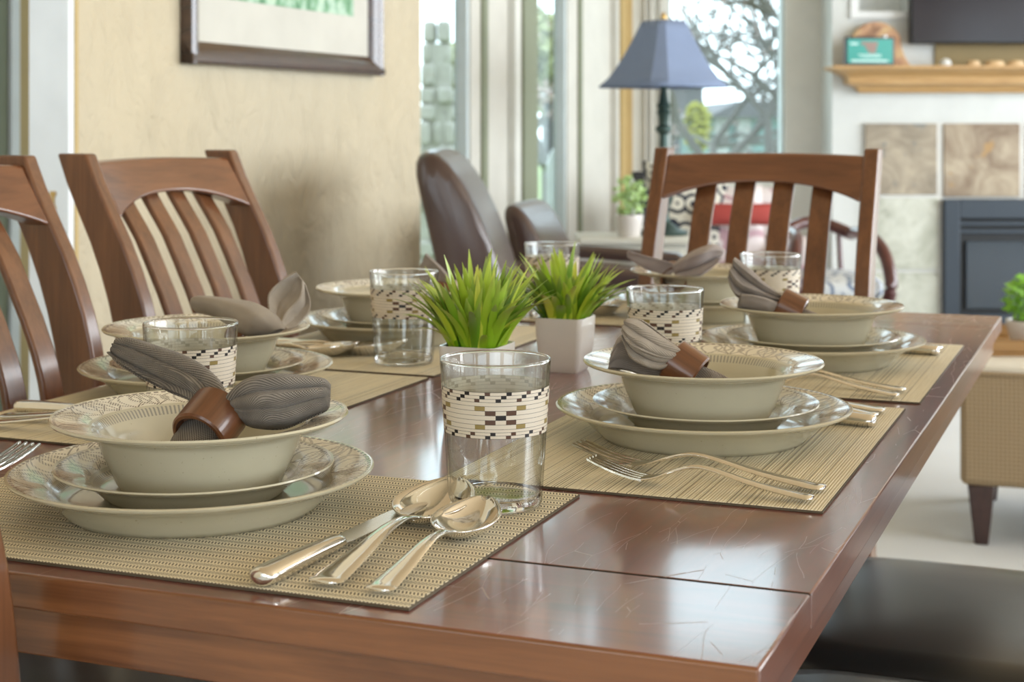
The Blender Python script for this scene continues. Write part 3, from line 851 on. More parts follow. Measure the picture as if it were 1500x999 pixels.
def n_rr():
    up = lambda mb: ripple(mb, S3([(1147, 434, 1142, 444, 1.955, .3), (1120, 415, 1109, 440, 1.955, .7), (1096, 392, 1080, 434, 1.955, 1), (1077, 378, 1067, 410, 1.955, .9)]), 2.5, .014, 2.0, .006, 6, dirv=(-.2, -1, .2))
    low = lambda mb: ripple(mb, S3([(1142, 446, 1135, 462, 1.945, .4), (1112, 438, 1110, 456, 1.935, 1), (1084, 434, 1081, 450, 1.93, .8)]), 1, .004, 1.2, .016, 9, dirv=(0, -1, .4))
    tail = lambda mb: sheet(mb, S3([(1170, 448, 1164, 466, 1.95, .4), (1192, 457, 1186, 472, 1.945, .7), (1224, 470, 1204, 478, 1.94, .5)]), 3, .026, .6, .8, .001, 7, dirv=(.1, -1, .1))
    napkin([('wing', 'napkin_taupe', up), ('roll', 'napkin_taupe', low), ('tail', 'napkin_taupe', tail)], 'grey-taupe napkin standing high in the rear right soup bowl')
    ring_obj(at(1157, 454, 1.95), (.85, -.25, -.42), 'wooden ring on the rear right napkin', .0228, .019, .032)
def n_fl():
    left = lambda mb: ripple(mb, S3([(417, 482, 392, 492, 1.70, .4), (402, 460, 362, 491, 1.70, 1), (370, 443, 338, 478, 1.715, 1), (330, 437, 312, 462, 1.735, 1), (300, 434, 288, 456, 1.745, .9), (287, 438, 283, 452, 1.75, .5)]), 1, .012, 1.0, .016, 12, dirv=(-.1, -1, .3))
    right = lambda mb: ripple(mb, S3([(396, 466, 420, 482, 1.75, .4), (394, 432, 436, 474, 1.77, .8), (412, 411, 454, 450, 1.785, 1), (434, 398, 447, 416, 1.795, .5)]), 1.5, -.012, .9, .006, 14, dirv=(.1, -1, .2))
    napkin([('wing', 'napkin_tan', left), ('wing', 'napkin_tan', right)], 'light taupe napkin with a raised petal in the front left soup bowl')
    ring_obj(at(362, 497, 1.765), (.45, -.6, -.35), 'wooden ring mostly hidden under the front left napkin', .022, .0185, .030)
def n_rl():
    a = lambda mb: sheet(mb, S3([(668, 430, 630, 436, 2.16, .4), (652, 398, 618, 416, 2.16, 1), (624, 371, 613, 399, 2.16, .5)]), 2, .03, .8, .9, .002, 2)
    b = lambda mb: sheet(mb, S3([(640, 436, 620, 440, 2.15, .4), (600, 428, 590, 440, 2.15, 1), (575, 424, 570, 440, 2.15, .7)]), 2, .03, .8, .9, .002, 5)
    napkin([('wing', 'napkin_taupe', a), ('wing', 'napkin_taupe', b)], 'grey napkin peaking above the tumbler in the rear left bowl')
    ring_obj(at(650, 437, 2.15), (.8, -.3, -.3), 'wooden ring on the rear left napkin, behind the plant', .022, .0185, .030)
def n_fa():
    a = lambda mb: sheet(mb, S3([(994, 388, 982, 404, 2.38, .4), (955, 377, 948, 396, 2.38, 1), (919, 368, 919, 378, 2.38, .6)]), 2, .03, .75, .9, .002, 3)
    b = lambda mb: ripple(mb, S3([(984, 388, 990, 406, 2.36, .4), (1012, 370, 1020, 404, 2.35, 1), (1042, 359, 1038, 396, 2.35, 1), (1060, 366, 1055, 380, 2.35, .6)]), 1.5, .014, 1.6, .006, 6, dirv=(0, -1, .2))
    napkin([('wing', 'napkin_lit', a), ('wing', 'napkin_lit', b)], 'brightly lit napkin spread in the bowl at the far end')
    ring_obj(at(986, 405, 2.39), (0, -1, -.3), 'wooden ring inside the far bowl', .021, .018, .028)
n_near(); n_fr(); n_rr(); n_fl(); n_rl(); n_fa()

# ------------------------------------------------------------------ potted grass
def square_ring(w, z, rc=.12, n=8):
    pts = []
    for q in range(4):
        a0 = PI/2*q
        for k in range(n):
            a = a0+PI/2*k/(n-1); r = w*rc
            cx, cy = (w/2-r)*(1 if cos(a0+PI/4) > 0 else -1), (w/2-r)*(1 if sin(a0+PI/4) > 0 else -1)
            pts.append((cx+r*cos(a), cy+r*sin(a), z))
    return pts
def make_grass(label, seed, n=190, spread=1.0, tall=.075):
    rnd = random.Random(seed)
    t = thing('potted_grass', label, 'plant', (0,0,0), 0, 'grassy plants in the middle of the table')
    prof = [(.044, .0), (.0465, .002), (.052, .012), (.057, .030), (.0600, .050), (.0610, .064), (.0605, .0665), (.0575, .0665), (.0565, .060)]
    MB().loft([square_ring(w, z) for w, z in prof]).build('pot', M['pot'], t, angle=40)
    MB().loft([square_ring(w, z) for w, z in ((.0555, .056), (.0545, .0605), (.03, .062))]).build('soil', M['soil'], t)
    mb = MB(); mb.uv = []
    for i in range(n):
        az = rnd.uniform(0, 2*PI); q = math.sqrt(rnd.random())
        bx, by = .027*q*cos(az), .027*q*sin(az)
        out = (.12+1.05*q*rnd.uniform(.55, 1.2))*spread
        L = tall*rnd.uniform(.42, 1.05)*(1.0-.12*q); az2 = az+rnd.uniform(-.5, .5)
        d = Vector((cos(az2), sin(az2), 0)); s = Vector((-sin(az2), cos(az2), 0)); W = rnd.uniform(.0036, .0064); tone = min(1, max(0, rnd.gauss(.5, .28)))
        m = 8; off = len(mb.v); curl = rnd.uniform(.2, 1.5)
        pos = Vector((bx, by, .060)); ang = out*.55
        for k in range(m+1):
            v = k/m
            w = W*(max(.03, sin(PI*min(1, .16+.84*v))**.75)) if v < 1 else .0002
            nrm = Vector((d.x*cos(ang), d.y*cos(ang), -sin(ang)))
            up = Vector((0,0,1))
            for e, dd in ((-1, .3), (0, 0), (1, .3)):
                mb.v.append(tuple(pos+s*(w*e)-(up.cross(s))*0+Vector((-d.x*cos(ang), -d.y*cos(ang), sin(ang)))*(w*dd))); mb.uv.append((tone, v))
            pos = pos+(d*sin(ang)+up*cos(ang))*(L/m); ang += curl*out*.9/m
        for k in range(m):
            for e in range(2):
                a = off+k*3+e; mb.f.append((a, a+1, a+4, a+3)); mb.mi.append(0)
    mb.build('leaves', M['leaf'], t, angle=180)
    return t
g1 = make_grass('bright green grassy plant in a white square pot, nearer of two', 3, 250, .74, .100); put_xyz(g1, tw(-.450, .665), -TH); g1.scale = (1.06, 1.06, 1.07)
g2 = make_grass('green grassy plant in a white square pot, farther of two', 8, 170, .92, .098); put_xyz(g2, tw(-.457, .960), -TH)
# ================================================================== room
XW = -2.0                                  # the picture wall, table frame
CTX, CTY = 0.1916, -0.8556                 # the viewpoint in the table frame
def wy(u, x=XW):
    """where a sight line through column u meets the plane x in the table frame"""
    rel = TH-math.atan((u-750.0)/FPX); return CTY+(CTX-x)/math.tan(rel)
def tbox(mb, x0, x1, y0, y1, z0, z1):      # box in the table frame, world coordinates
    Mx = Matrix.Translation((OX, OY, 0)) @ Matrix.Rotation(-TH, 4, 'Z')
    return mb.box(x0, x1, y0, y1, z0, z1, Mx)
HC = 3.3; YB = 7.25                        # ceiling height, depth of the back wall
W1a, W1b = wy(616), wy(690)+.0
W2a, W2b = wy(786), wy(832)
yC = wy(912)
struct(MB().box(-9, 6.5, -4.0, 9.5, -.05, 0).build('floor', M['carpet'], smooth=False))
struct(MB().box(-6.5, 6.5, -4.0, 8.4, HC, HC+.1).build('ceiling', M['ceil'], smooth=False))
yd = wy(102); TKW = .094; TP = .055
# picture wall with door opening and two tall windows (plaster, then grey piers)
w = MB()
tbox(w, XW-TKW, XW, yd, W1a, 0, HC)
tbox(w, XW-TKW, XW, yd-.95, yd, 2.1, HC)
tbox(w, XW-TKW, XW, -4.2, yd-.95, 0, HC)
struct(w.build('wall_left', M['stucco'], smooth=False))
w = MB()
ZS, ZH = .38, 2.12
W4a, W4b = wy(800), wy(893)
tbox(w, XW-TP, XW, W1b, W2a, 0, HC); tbox(w, XW-TP, XW, W2b, yC+.02, 0, 2.28); tbox(w, XW-TP, XW, W4b, yC+.02, 2.28, HC); tbox(w, XW-TP, XW, W2a, W4a, 2.28, HC)
for a, b in ((W1a, W1b), (W2a, W2b)):
    tbox(w, XW-TP, XW, a, b, 0, ZS)
    tbox(w, XW-TP, XW, a, b, ZH, HC if a == W1a else 2.28)
tbox(w, XW-TP, XW, W4a, W4b, 3.0, HC)
struct(w.build('wall_window_piers', M['post'], smooth=False))
# the window bays: frame, panes
def bay_window(name, a, b, z0, z1):
    f = MB(); t = .045
    tbox(f, XW-TP, XW-.008, b-t*.5, b+.0, z0, z1); tbox(f, XW-TP, XW-.03, a, a+t*.4, z0, z1)
    tbox(f, XW-TP, XW-.008, a, b, z0, z0+t); tbox(f, XW-TP, XW-.008, a, b, z1-t, z1)
    o = struct(f.build(name, M['winframe'], smooth=False))
    p = MB(); tbox(p, XW-.045, XW-.041, a+t*.4, b-t*.5, z0+t, z1-t)
    p.build('window_glass', M['pane'], o, smooth=False)
bay_window('window_1', W1a, W1b, ZS, ZH); bay_window('window_2', W2a, W2b, ZS, ZH); bay_window('window_4', W4a, W4b, 2.28, 3.0)
# casings on the piers
k = 1
for u0, u1, mk, dep in ((704, 711, 'postdark', .012), (744, 752, 'wall', .03), (764, 768, 'postdark', .012), (768, 786, 'postdark', .006), (846, 850, 'postdark', .012), (894, 898, 'post', .03), (905, 912, 'goldwall', .02)):
    c = MB(); tbox(c, XW, XW+dep, wy(u0), wy(u1), 0, HC)
    struct(c.build('trim_%d' % k, M[mk], smooth=False)); k += 1
c = MB(); tbox(c, XW, XW+.05, W1b-.5, yC, 2.14, 2.27); struct(c.build('trim_%d' % k, M['beamwood'], smooth=False)); k += 1
# door at the left: white jamb with a brass strike plate, the hall beyond
j = MB()
tbox(j, XW-TKW-.0, XW+.012, yd-.02, yd+.0, 0, 2.1)
tbox(j, XW-TKW, XW+.012, yd-.97, yd-.95, 0, 2.1); tbox(j, XW-TKW, XW+.012, yd-.95, yd-.02, 2.08, 2.1)
dj = struct(j.build('door_1', M['white'], smooth=False))
st = [( .0, -.035), (.010, -.035), (.010, -.022), (.005, -.012), (.005, .012), (.010, .022), (.010, .035), (-.010, .035), (-.010, .022), (-.005, .012), (-.005, -.012), (-.010, -.022), (-.010, -.035)]
s = MB(); pj = tw(XW-.028, yd-.0215, .895)
s.prism([(a*.8, b*.62) for a, b in st], -.0015, .0, 'y', Matrix.Translation(pj) @ Matrix.Rotation(-TH, 4, 'Z'))
s.build('strike_plate', M['brass'], dj, smooth=False)
c = MB(); tbox(c, XW, XW+.015, yd-.0, yd+.012, 0, 2.16); struct(c.build('trim_%d' % k, M['goldwall'], smooth=False)); k += 1
hall = MB(); tbox(hall, XW-1.6, XW-1.5, -3.5, 6.5, 0, 2.6); struct(hall.build('wall_hall', M['goldwall'], smooth=False))
xa = XW-1.5
c = MB(); tbox(c, xa, xa+.04, wy(4, xa), wy(16, xa), 0, 2.6); struct(c.build('trim_%d' % k, M['white'], smooth=False)); k += 1
c = MB(); tbox(c, xa, xa+.03, wy(-60, xa), wy(1, xa), 0, 2.3); struct(c.build('door_2', M['postdark'], smooth=False))
hc = MB(); tbox(hc, XW-1.6, XW-TKW, -3.5, 6.5, 2.6, 2.65); struct(hc.build('ceiling_hall', M['white'], smooth=False))

# back wall with the big window
pC = tw(XW, yC, 0)
wx0, wx1 = at(979, 0, YB).x, at(1150, 0, YB).x
w = MB()
w.box(pC.x-.02, wx0, YB, YB+.15, 0, HC); w.box(wx1, 6.4, YB, YB+.15, 0, HC)
w.box(wx0, wx1, YB, YB+.15, 0, .80); w.box(wx0, wx1, YB, YB+.15, 2.12, 2.40); w.box(wx0, wx1, YB, YB+.15, 3.08, HC)
struct(w.build('wall_back', M['wall'], smooth=False))
for nm, z0, z1 in (('window_3', .80, 2.12), ('window_5', 2.40, 3.08)):
    f = MB(); t = .03
    f.box(wx0, wx0+t*.4, YB+.03, YB+.12, z0, z1); f.box(wx1-t*.4, wx1, YB+.03, YB+.12, z0, z1)
    f.box(wx0, wx1, YB+.03, YB+.12, z0, z0+t); f.box(wx0, wx1, YB+.03, YB+.12, z1-t, z1)
    o = struct(f.build(nm, M['winframe'], smooth=False))
    MB().box(wx0+t*.4, wx1-t*.4, YB+.07, YB+.075, z0+t, z1-t).build('window_glass', M['pane'], o, smooth=False)
for u0, u1, mk in ((913, 926, 'goldwall'), (944, 947, 'post'), (952, 955, 'post'), (966, 970, 'post')):
    c = MB(); c.box(at(u0, 0, YB).x, at(u1, 0, YB).x, YB-.02, YB, 0, HC); struct(c.build('trim_%d' % k, M[mk], smooth=False)); k += 1
# beam over the lower windows of the back wall
c = MB(); c.box(pC.x, 1.5, YB-.05, YB, 2.15, 2.37); struct(c.build('trim_%d' % k, M['beamwood'], smooth=False)); k += 1
# chimney breast with a small recess and tiled surround
YF = 7.0
cx0 = at(1219, 0, YF).x
nx0, nx1, nz0 = at(1257, 0, YF).x, at(1328, 0, YF).x, at(0, 17, YF).z
w = MB()
w.box(cx0, nx0, YF, YB, 0, HC); w.box(nx1, 4.6, YF, YB, 0, HC); w.box(nx0, nx1, YF, YB, 0, nz0); w.box(nx0, nx1, YF, YB, nz0+.75, HC); w.box(nx0, nx1, YF+.12, YB, nz0, nz0+.75)
struct(w.build('wall_chimney', M['chimney'], smooth=False))
c = MB(); z = nz0
c.box(nx0-.035, nx1+.035, YF-.015, YF, nz0-.03, nz0); c.box(nx0-.035, nx0, YF-.015, YF, nz0, nz0+.75); c.box(nx1, nx1+.035, YF-.015, YF, nz0, nz0+.75)
struct(c.build('trim_%d' % k, M['white'], smooth=False)); k += 1
# right wall and rear wall with wide openings where daylight enters
w = MB(); w.box(5.6, 5.75, -3.9, YB, 0, .7); w.box(5.6, 5.75, -3.9, YB, 2.6, HC)
for y in (-3.9, -.5, 3.0, 6.6): w.box(5.6, 5.75, y, y+.5, 0, HC)
struct(w.build('wall_right', M['wall'], smooth=False))
w = MB(); w.box(-4.5, 6, -3.95, -3.8, 0, .6); w.box(-4.5, 6, -3.95, -3.8, 2.4, HC)
for x in (-4.5, -1.6, 1.2, 4.2): w.box(x, x+.7, -3.95, -3.8, 0, HC)
struct(w.build('wall_rear', M['goldwall'], smooth=False))

# ------------------------------------------------------------------ fireplace
def tile(u0, u1, v0, v1, mk, lab, cat='tile'):
    a, b = at(u0, v1, YF-.012), at(u1, v0, YF-.012)
    return (a.x, b.x, a.z, b.z, mk)
fp = thing('fireplace', 'blue-black gas fireplace insert framed by square slate tiles', 'fireplace', (at(1430, 0, YF).x, YF-.02, 0))
o0 = fp.location
def fbox(x0, x1, y0, y1, z0, z1): return MB().box(x0-o0.x, x1-o0.x, y0-o0.y, y1-o0.y, z0, z1)
for u0, u1, v0, v1, mk in ((1266, 1371, 181, 285, 'slate_tan'), (1381, 1492, 181, 288, 'slate_rust'), (1502, 1610, 181, 288, 'slate_tan'), (1620, 1725, 181, 285, 'slate_rust'), (1266, 1373, 290, 394, 'slate_pale'), (1266, 1373, 399, 503, 'slate_pale'), (1622, 1725, 290, 394, 'slate_pale'), (1622, 1725, 399, 503, 'slate_pale')):
    a, b = at(u0, v1, YF), at(u1, v0, YF)
    fbox(a.x, b.x, YF-.022, YF-.004, a.z, b.z).build('tile', M[mk], fp, bevel=.003)
a, b = at(1264, 540, YF), at(1727, 180, YF)
fbox(a.x, b.x, YF-.010, YF-.0005, .12, b.z).build('grout_bed', M['grout'], fp, smooth=False)
a, b = at(1378, 0, YF), at(1616, 291, YF)
X0, X1, ZTOP = a.x, b.x, b.z
FZ = .13
fr = fbox(X0, X0+.07, YF-.06, YF-.012, FZ, ZTOP); fr.box(X1-.07-o0.x, X1-o0.x, YF-.06-o0.y, YF-.012-o0.y, FZ, ZTOP); fr.box(X0+.07-o0.x, X1-.07-o0.x, YF-.06-o0.y, YF-.012-o0.y, ZTOP-.085, ZTOP); fr.box(X0+.07-o0.x, X1-.07-o0.x, YF-.06-o0.y, YF-.012-o0.y, FZ, FZ+.10)
fr.build('insert_frame', M['firemetal'], fp, bevel=.004)
for i in range(2):
    zz = ZTOP-.105-.035*i
    fbox(X0+.07, X1-.07, YF-.055, YF-.03, zz-.012, zz+.006).build('louvre', M['firemetal'], fp, bevel=.002)
fbox(X0+.07, X1-.07, YF-.028, YF-.013, FZ+.10, ZTOP-.085).build('firebox', M['fireblack'], fp, smooth=False)
fbox(X0+.10, X1-.10, YF-.048, YF-.029, FZ+.12, ZTOP-.185).build('fire_glass', M['fireglass'], fp, bevel=.003)
# mantel shelf with a stepped crown profile
mz0, mz1 = at(0, 136, YF-.02).z, at(0, 96, YF-.2).z
mt = MB(); ml = at(1221, 0, YF-.22).x
H = mz1-mz0
prof = [(.055, 0), (.075, .22), (.12, .34), (.125, .60), (.16, .74), (.215, .90), (.215, 1.0)]
secs = []
for d, h in prof:
    inset = .215-d
    x0, x1 = ml+inset*.95, 4.4
    secs.append([(x0, YF-.001, mz0+H*h), (x0, YF-d, mz0+H*h), (x1, YF-d, mz0+H*h), (x1, YF-.001, mz0+H*h)])
mo = tag(mt.loft(secs).build('mantel_shelf', M['pine'], None, smooth=False), 'knotty pine mantel shelf under the wall television', 'shelf')
# tv
tz = at(0, 64, YF-.1).z; tx = at(1334, 0, YF-.1).x
tv = thing('television', 'large dark flat television on the chimney wall, cut by the frame', 'television', (tx+.62, YF-.08, tz))
MB().box(-.62, .62, -.02, .03, 0, .72).build('casing', M['black'], tv, bevel=.006)
MB().box(-.61, .61, -.023, -.0205, .012, .71).build('screen', M['tv'], tv, smooth=False)
MB().box(-.2, .2, .03, .078, .2, .5).build('wall_bracket', M['black'], tv)
# recess panel beneath the television
a, b = at(1370, 93, YF-.01), at(1640, 60, YF-.01)
struct(MB().box(a.x, b.x, YF-.012, YF, mz1, b.z+.02).build('trim_%d' % k, plain('olive_panel', (.27, .20, .085), .6), smooth=False)); k += 1
# things on the mantel
def emis(name, col, st):
    t = NT(name); return t.bsdf(col, .3, emit=col, estr=st)
YM = YF-.11
c0 = at(1270, 91, YM)
tab = thing('smart_display', 'small tablet-like display with a teal screen on the mantel', 'display', (c0.x, YM-.04, mz1), .12)
hw = .112
MB().loft([[(-hw, y, 0+z0), (hw, y, 0+z0), (hw, y, z1), (-hw, y, z1)] for y, z0, z1 in ((-.012, .0, .128), (.012, .0, .124))]).build('casing', M['black'], tab, bevel=.005)
MB().box(-hw+.010, hw-.010, -.0140, -.0125, .012, .117).build('screen', emis('teal_screen', (.0, .22, .18), .3), tab, smooth=False)
im = MB()
for x0, x1, z0, z1 in ((-.04, .035, .090, .105), (-.02, .030, .070, .090), (-.008, .026, .055, .070)): im.box(x0, x1, -.0146, -.0141, z0, z1)
im.build('screen_picture', emis('screen_brown', (.16, .10, .075), .5), tab, smooth=False)
tx_ = MB()
for x0, x1, z0, z1 in ((-.09, -.055, .092, .100), (-.055, .05, .046, .050), (-.04, .05, .038, .042), (-.085, .08, .018, .026)): tx_.box(x0, x1, -.0146, -.0141, z0, z1)
tx_.build('screen_text', emis('screen_pale', (.35, .50, .48), .6), tab, smooth=False)
MB().lathe([(0, 0), (.012, 0), (.012, .012), (0, .014)], 16, Matrix.Translation((.07, 0, .122))).build('button', M['white'], tab)
MB().prism([(.0, .0), (.06, .0), (.0, .09)], -.05, .05, 'x', Matrix.Translation((0, .012, 0))).build('stand', M['black'], tab)
c1 = at(1282, 92, YF-.03)
rs = MB(); pts = []
for i in range(40):
    a = PI*i/39; pts.append((.108*cos(a)*(1+.03*sin(5*a)), .105+.095*sin(a)))
pts = [(.155, 0), (.125, .05)] + pts + [(-.115, .04), (-.11, 0)]
def slab_mat():
    t = NT('spalted_wood_slice'); n = t.noise(t.obj(), 8, 4, .6, 1)
    return t.bsdf(t.ramp(n, [(.3, (.20, .10, .05)), (.45, (.50, .28, .16)), (.6, (.62, .44, .22)), (.75, (.34, .27, .13))]), .5)
sl = rs.prism(pts, -.02, .02, 'y').build('wood_slice', slab_mat(), None, bevel=.004)
sl.location = (c1.x, YF-.035, mz1); tag(sl, 'round-topped wooden slice standing behind the teal display', 'ornament')
c2 = at(1385, 91, YM)
wh = MB().lathe([(0, 0), (.022, 0), (.026, .012), (.020, .026), (.008, .034), (0, .035)], 24).build('white_trinket', M['white'], None)
wh.location = (c2.x, YM, mz1); tag(wh, 'tiny white trinket on the mantel under the television', 'ornament')
for i, (u, wd, lab) in enumerate(((1426, .055, 'flat golden trinket on the mantel, leftmost of three'), (1457, .08, 'flat golden trinket on the mantel, middle of three'), (1488, .07, 'flat golden trinket on the mantel, rightmost of three'))):
    c = at(u, 94, YM-.03)
    o = MB().lathe([(0, 0), (wd*.5, 0), (wd*.55, .010), (wd*.45, .022), (wd*.2, .026), (0, .026)], 24, Matrix.Diagonal((1, .6, 1, 1))).build('golden_trinket', plain('golden_trinket_%d' % i, (.60, .42, .22), .4), None)
    o.location = (c.x, YM-.03, mz1); tag(o, lab, 'ornament', 'golden trinkets on the mantel')

# ------------------------------------------------------------------ picture on the plaster wall
pa, pb = wy(263), wy(547)
pcx = (pa+pb)/2; pw = pb-pa
pz = at(263, 93, tw(XW, pa).y).z
pic = thing('framed_picture', 'framed green landscape print with a wide cream mat on the plaster wall', 'picture', tw(XW, pcx, pz), -TH)
def pbox(y0, y1, z0, z1, x0, x1): return MB().box(x0, x1, y0, y1, z0, z1)
fwid, PH = .058, .92
for nm, args in (('bottom', (-pw/2, pw/2, 0, fwid)), ('top', (-pw/2, pw/2, PH-fwid, PH))):
    y0, y1, z0, z1 = args
    sg = 1 if nm == 'bottom' else -1; zo = 0 if sg == 1 else PH
    MB().prism([(.002, zo), (.036, zo), (.042, zo+sg*.006), (.042, zo+sg*.020), (.018, zo+sg*.050), (.012, zo+sg*.058), (.002, zo+sg*.058)], y0, y1, 'y').build('frame_rail', M['framewood'], pic, bevel=.001)
for sg in (-1, 1):
    e = sg*pw/2
    MB().prism([(.002, e), (.035, e), (.042, e-sg*.012), (.036, e-sg*.030), (.022, e-sg*.050), (.012, e-sg*.058), (.002, e-sg*.058)], 0, PH, 'z').build('frame_stile', M['framewood'], pic, bevel=.001)
pbox(-pw/2+.05, pw/2-.05, .05, PH-.05, .004, .010).build('mat_board', M['paper'], pic, smooth=False)
az = at(510, 24, tw(XW, wy(510)).y).z-pz
pbox(-pw/2+.20, wy(513)-pcx, az, PH-.22, .0102, .0115).build('print', M['art'], pic, smooth=False)

# ------------------------------------------------------------------ living room furniture
# ottoman, tray, pot
YO = 3.95
oz0, oz1 = at(0, 711, YO).z, at(0, 543, YO).z
ox0 = at(1412, 0, YO).x; OWD, ODP = 1.05, .60
ot = thing('ottoman', 'tan woven ottoman with dark tapered legs beyond the table corner', 'ottoman', (0, 0, 0), -.34)
ot.location = Vector((ox0-.01, YO, 0)) + Matrix.Rotation(-.34, 3, 'Z') @ Vector((OWD/2, ODP/2, 0))
MB().box(-OWD/2, OWD/2, -ODP/2, ODP/2, oz0, oz1).build('cushion', M['ottoman'], ot, bevel=.018, seg=4)
MB().box(-OWD/2+.004, OWD/2-.004, -ODP/2+.004, ODP/2-.004, oz1-.006, oz1+.012).build('lit_top', plain('lit_ottoman_top', (.66, .62, .54), .7), ot, bevel=.010, seg=3)  # light falling on the ottoman top, put in as a paler colour
wl = MB()
wl.tube([(-OWD/2+.01, -ODP/2+.002, oz1-.004), (OWD/2-.01, -ODP/2+.002, oz1-.004)], .005, 8)
wl.build('piping', M['ottoman'], ot)
for sx in (-1, 1):
    for sy in (-1, 1):
        MB().loft([[(sx*(OWD/2-.05)+a*w, sy*(ODP/2-.05)+b*w, z) for a, b in ((-1,-1),(1,-1),(1,1),(-1,1))] for z, w in ((0, .017), (oz0, .033))]).build('leg', M['darkwood'], ot, bevel=.003)
tz0 = oz1+.0125
ty = thing('wooden_tray', 'brown wooden tray resting on the tan ottoman', 'tray', (ox0+.42, YO+.33, tz0))
TX, TY_ = .30, .17
MB().box(-TX, TX, -TY_, TY_, 0, .010).build('tray_base', M['traywood'], ty, bevel=.002)
for (a, b, c, d) in ((-TX, TX, -TY_, -TY_+.012), (-TX, TX, TY_-.012, TY_), (-TX, -TX+.012, -TY_+.012, TY_-.012), (TX-.012, TX, -TY_+.012, TY_-.012)):
    MB().box(a, b, c, d, .010, .042).build('tray_side', M['traywood'], ty, bevel=.003)
def bush(mb, c, rx, rz, n, seed, size):
    rnd = random.Random(seed)
    for i in range(n):
        while True:
            p = Vector((rnd.uniform(-1,1), rnd.uniform(-1,1), rnd.uniform(-1,1)))
            if .15 < p.length < 1: break
        q = Vector((c[0]+p.x*rx, c[1]+p.y*rx, c[2]+p.z*rz))
        a = Vector((rnd.gauss(0,1), rnd.gauss(0,1), rnd.gauss(0,1))).normalized(); b = a.orthogonal().normalized(); s = size*rnd.uniform(.6, 1.2)
        e = a.cross(b)*.35
        mb.add([q-a*s, q+b*s*.55+e*s*.3, q+a*s, q-b*s*.55+e*s*.3, q+e*s*.2], [(0,1,4), (1,2,4), (2,3,4), (3,0,4)])
def potted_bush(label, loc, r, h, mk, seed, n=220, pr=.045, ph=.085, size=.014):
    t = thing('potted_plant', label, 'plant', loc)
    MB().lathe([(0, 0), (pr*.72, 0), (pr*.78, .004), (pr*.95, ph*.6), (pr, ph*.93), (pr*.98, ph), (pr*.9, ph), (pr*.86, ph*.9), (0, ph*.9)], 40).build('pot', M['pot'], t)
    MB().lathe([(0, 0), (pr*.84, 0), (pr*.7, .008), (0, .012)], 24, Matrix.Translation((0, 0, ph*.9))).build('soil', M['soil'], t)
    mb = MB(); bush(mb, (0, 0, ph+h*.45), r, h*.55, n, seed, size)
    for i in range(7):
        a = i*2.4; mb.tube([(0, 0, ph*.85), (r*.4*cos(a), r*.4*sin(a), ph+h*.4), (r*.6*cos(a), r*.6*sin(a), ph+h*.8)], .0015, 5)
    mb.build('leaves', mk, t, smooth=False)
    return t
pp = at(1510, 488, YO+.30)
potted_bush('bushy bright green plant in a white pot on the ottoman tray', (pp.x, YO+.30, tz0+.011), .075, .13, M['bush'], 5, 330, .066, .068, .016)

# console table with lamp, plant and handset
YL = 5.45
cz = at(0, 349, YL).z
ca, cb = at(848, 0, YL).x, at(1014, 0, YL).x
co = thing('console_table', 'cream console cabinet under the lamp, behind the end chair', 'cabinet', ((ca+cb)/2, YL+.16, 0))
cw = (cb-ca)/2
MB().box(-cw, cw, -.17, .17, cz-.022, cz).build('top', M['console'], co, bevel=.004)
MB().box(-cw+.015, cw-.015, -.15, .16, .06, cz-.022).build('carcass', M['console'], co, bevel=.003)
for i in range(2):
    z1 = cz-.035-.21*i
    dr = MB().box(-cw+.03, cw-.03, -.162, -.149, z1-.185, z1).build('drawer', M['console'], co, bevel=.004)
    MB().lathe([(0, 0), (.006, 0), (.006, .012), (.013, .018), (.011, .026), (0, .028)], 16, Matrix.Translation((0, -.162, z1-.09)) @ Matrix.Rotation(PI/2, 4, 'X')).build('knob', M['brass'], dr)
MB().box(-cw, cw, -.16, .16, 0, .06).build('plinth', M['console'], co, bevel=.003)
lp = at(973, 0, YL+.15); sh0, sh1 = at(0, 128, YL+.15).z, at(0, 31, YL+.15).z
lm = thing('table_lamp', 'table lamp with a slate-blue square bell shade and dark green stem', 'lamp', (lp.x, YL+.17, cz+.0005), .62)
prof = [(0, 0), (.085, 0), (.088, .012), (.05, .028), (.022, .05), (.018, .09), (.034, .13), (.040, .17), (.028, .21), (.016, .24), (.015, .36), (.030, .375), (.030, .385), (.017, .395), (.020, .43), (.026, .44), (.020, .45), (.026, .465), (.018, .475), (.012, .52), (.012, .54), (0, .54)]
MB().lathe(prof, 40).build('stem', M['lampmetal'], lm)
zs0, zs1 = sh0-cz, sh1-cz
shd = []
for i in range(9):
    t = i/8; w = .188-(.188-.062)*(t**.72); z = zs0+(zs1-zs0)*t; ch = .26
    ring = []
    for q in range(4):
        for e in (-1, 1):
            a = PI/4+PI/2*q; 
            cx_, cy_ = math.copysign(w, cos(a)), math.copysign(w, sin(a))
            # chamfered corner
            if (q % 2 == 0) == (e < 0): ring.append((cx_, cy_*(1-ch), z))
            else: ring.append((cx_*(1-ch), cy_, z))
    shd.append(ring)
MB().loft(shd, cap=False).build('shade', M['shade'], lm, solid=.004, angle=20)
MB().tube([(0, 0, .53), (0, 0, zs1+.01)], .004, 8).build('harp', M['brass'], lm)
MB().lathe([(0, 0), (.010, 0), (.012, .008), (.006, .02), (0, .028)], 16, Matrix.Translation((0, 0, zs1+.008))).build('finial', M['brass'], lm)
sp_ = MB()
for a in range(4): sp_.tube([(0, 0, zs1-.002), (.060*cos(a*PI/2), .060*sin(a*PI/2), zs1-.002)], .0022, 6)
sp_.build('spider', M['brass'], lm)
pp = at(922, 349, YL+.06)
potted_bush('leafy plant in a tall white pot on the cream console', (pp.x, YL+.07, cz+.0005), .062, .135, M['bush2'], 9, 170, .050, .078, .015)
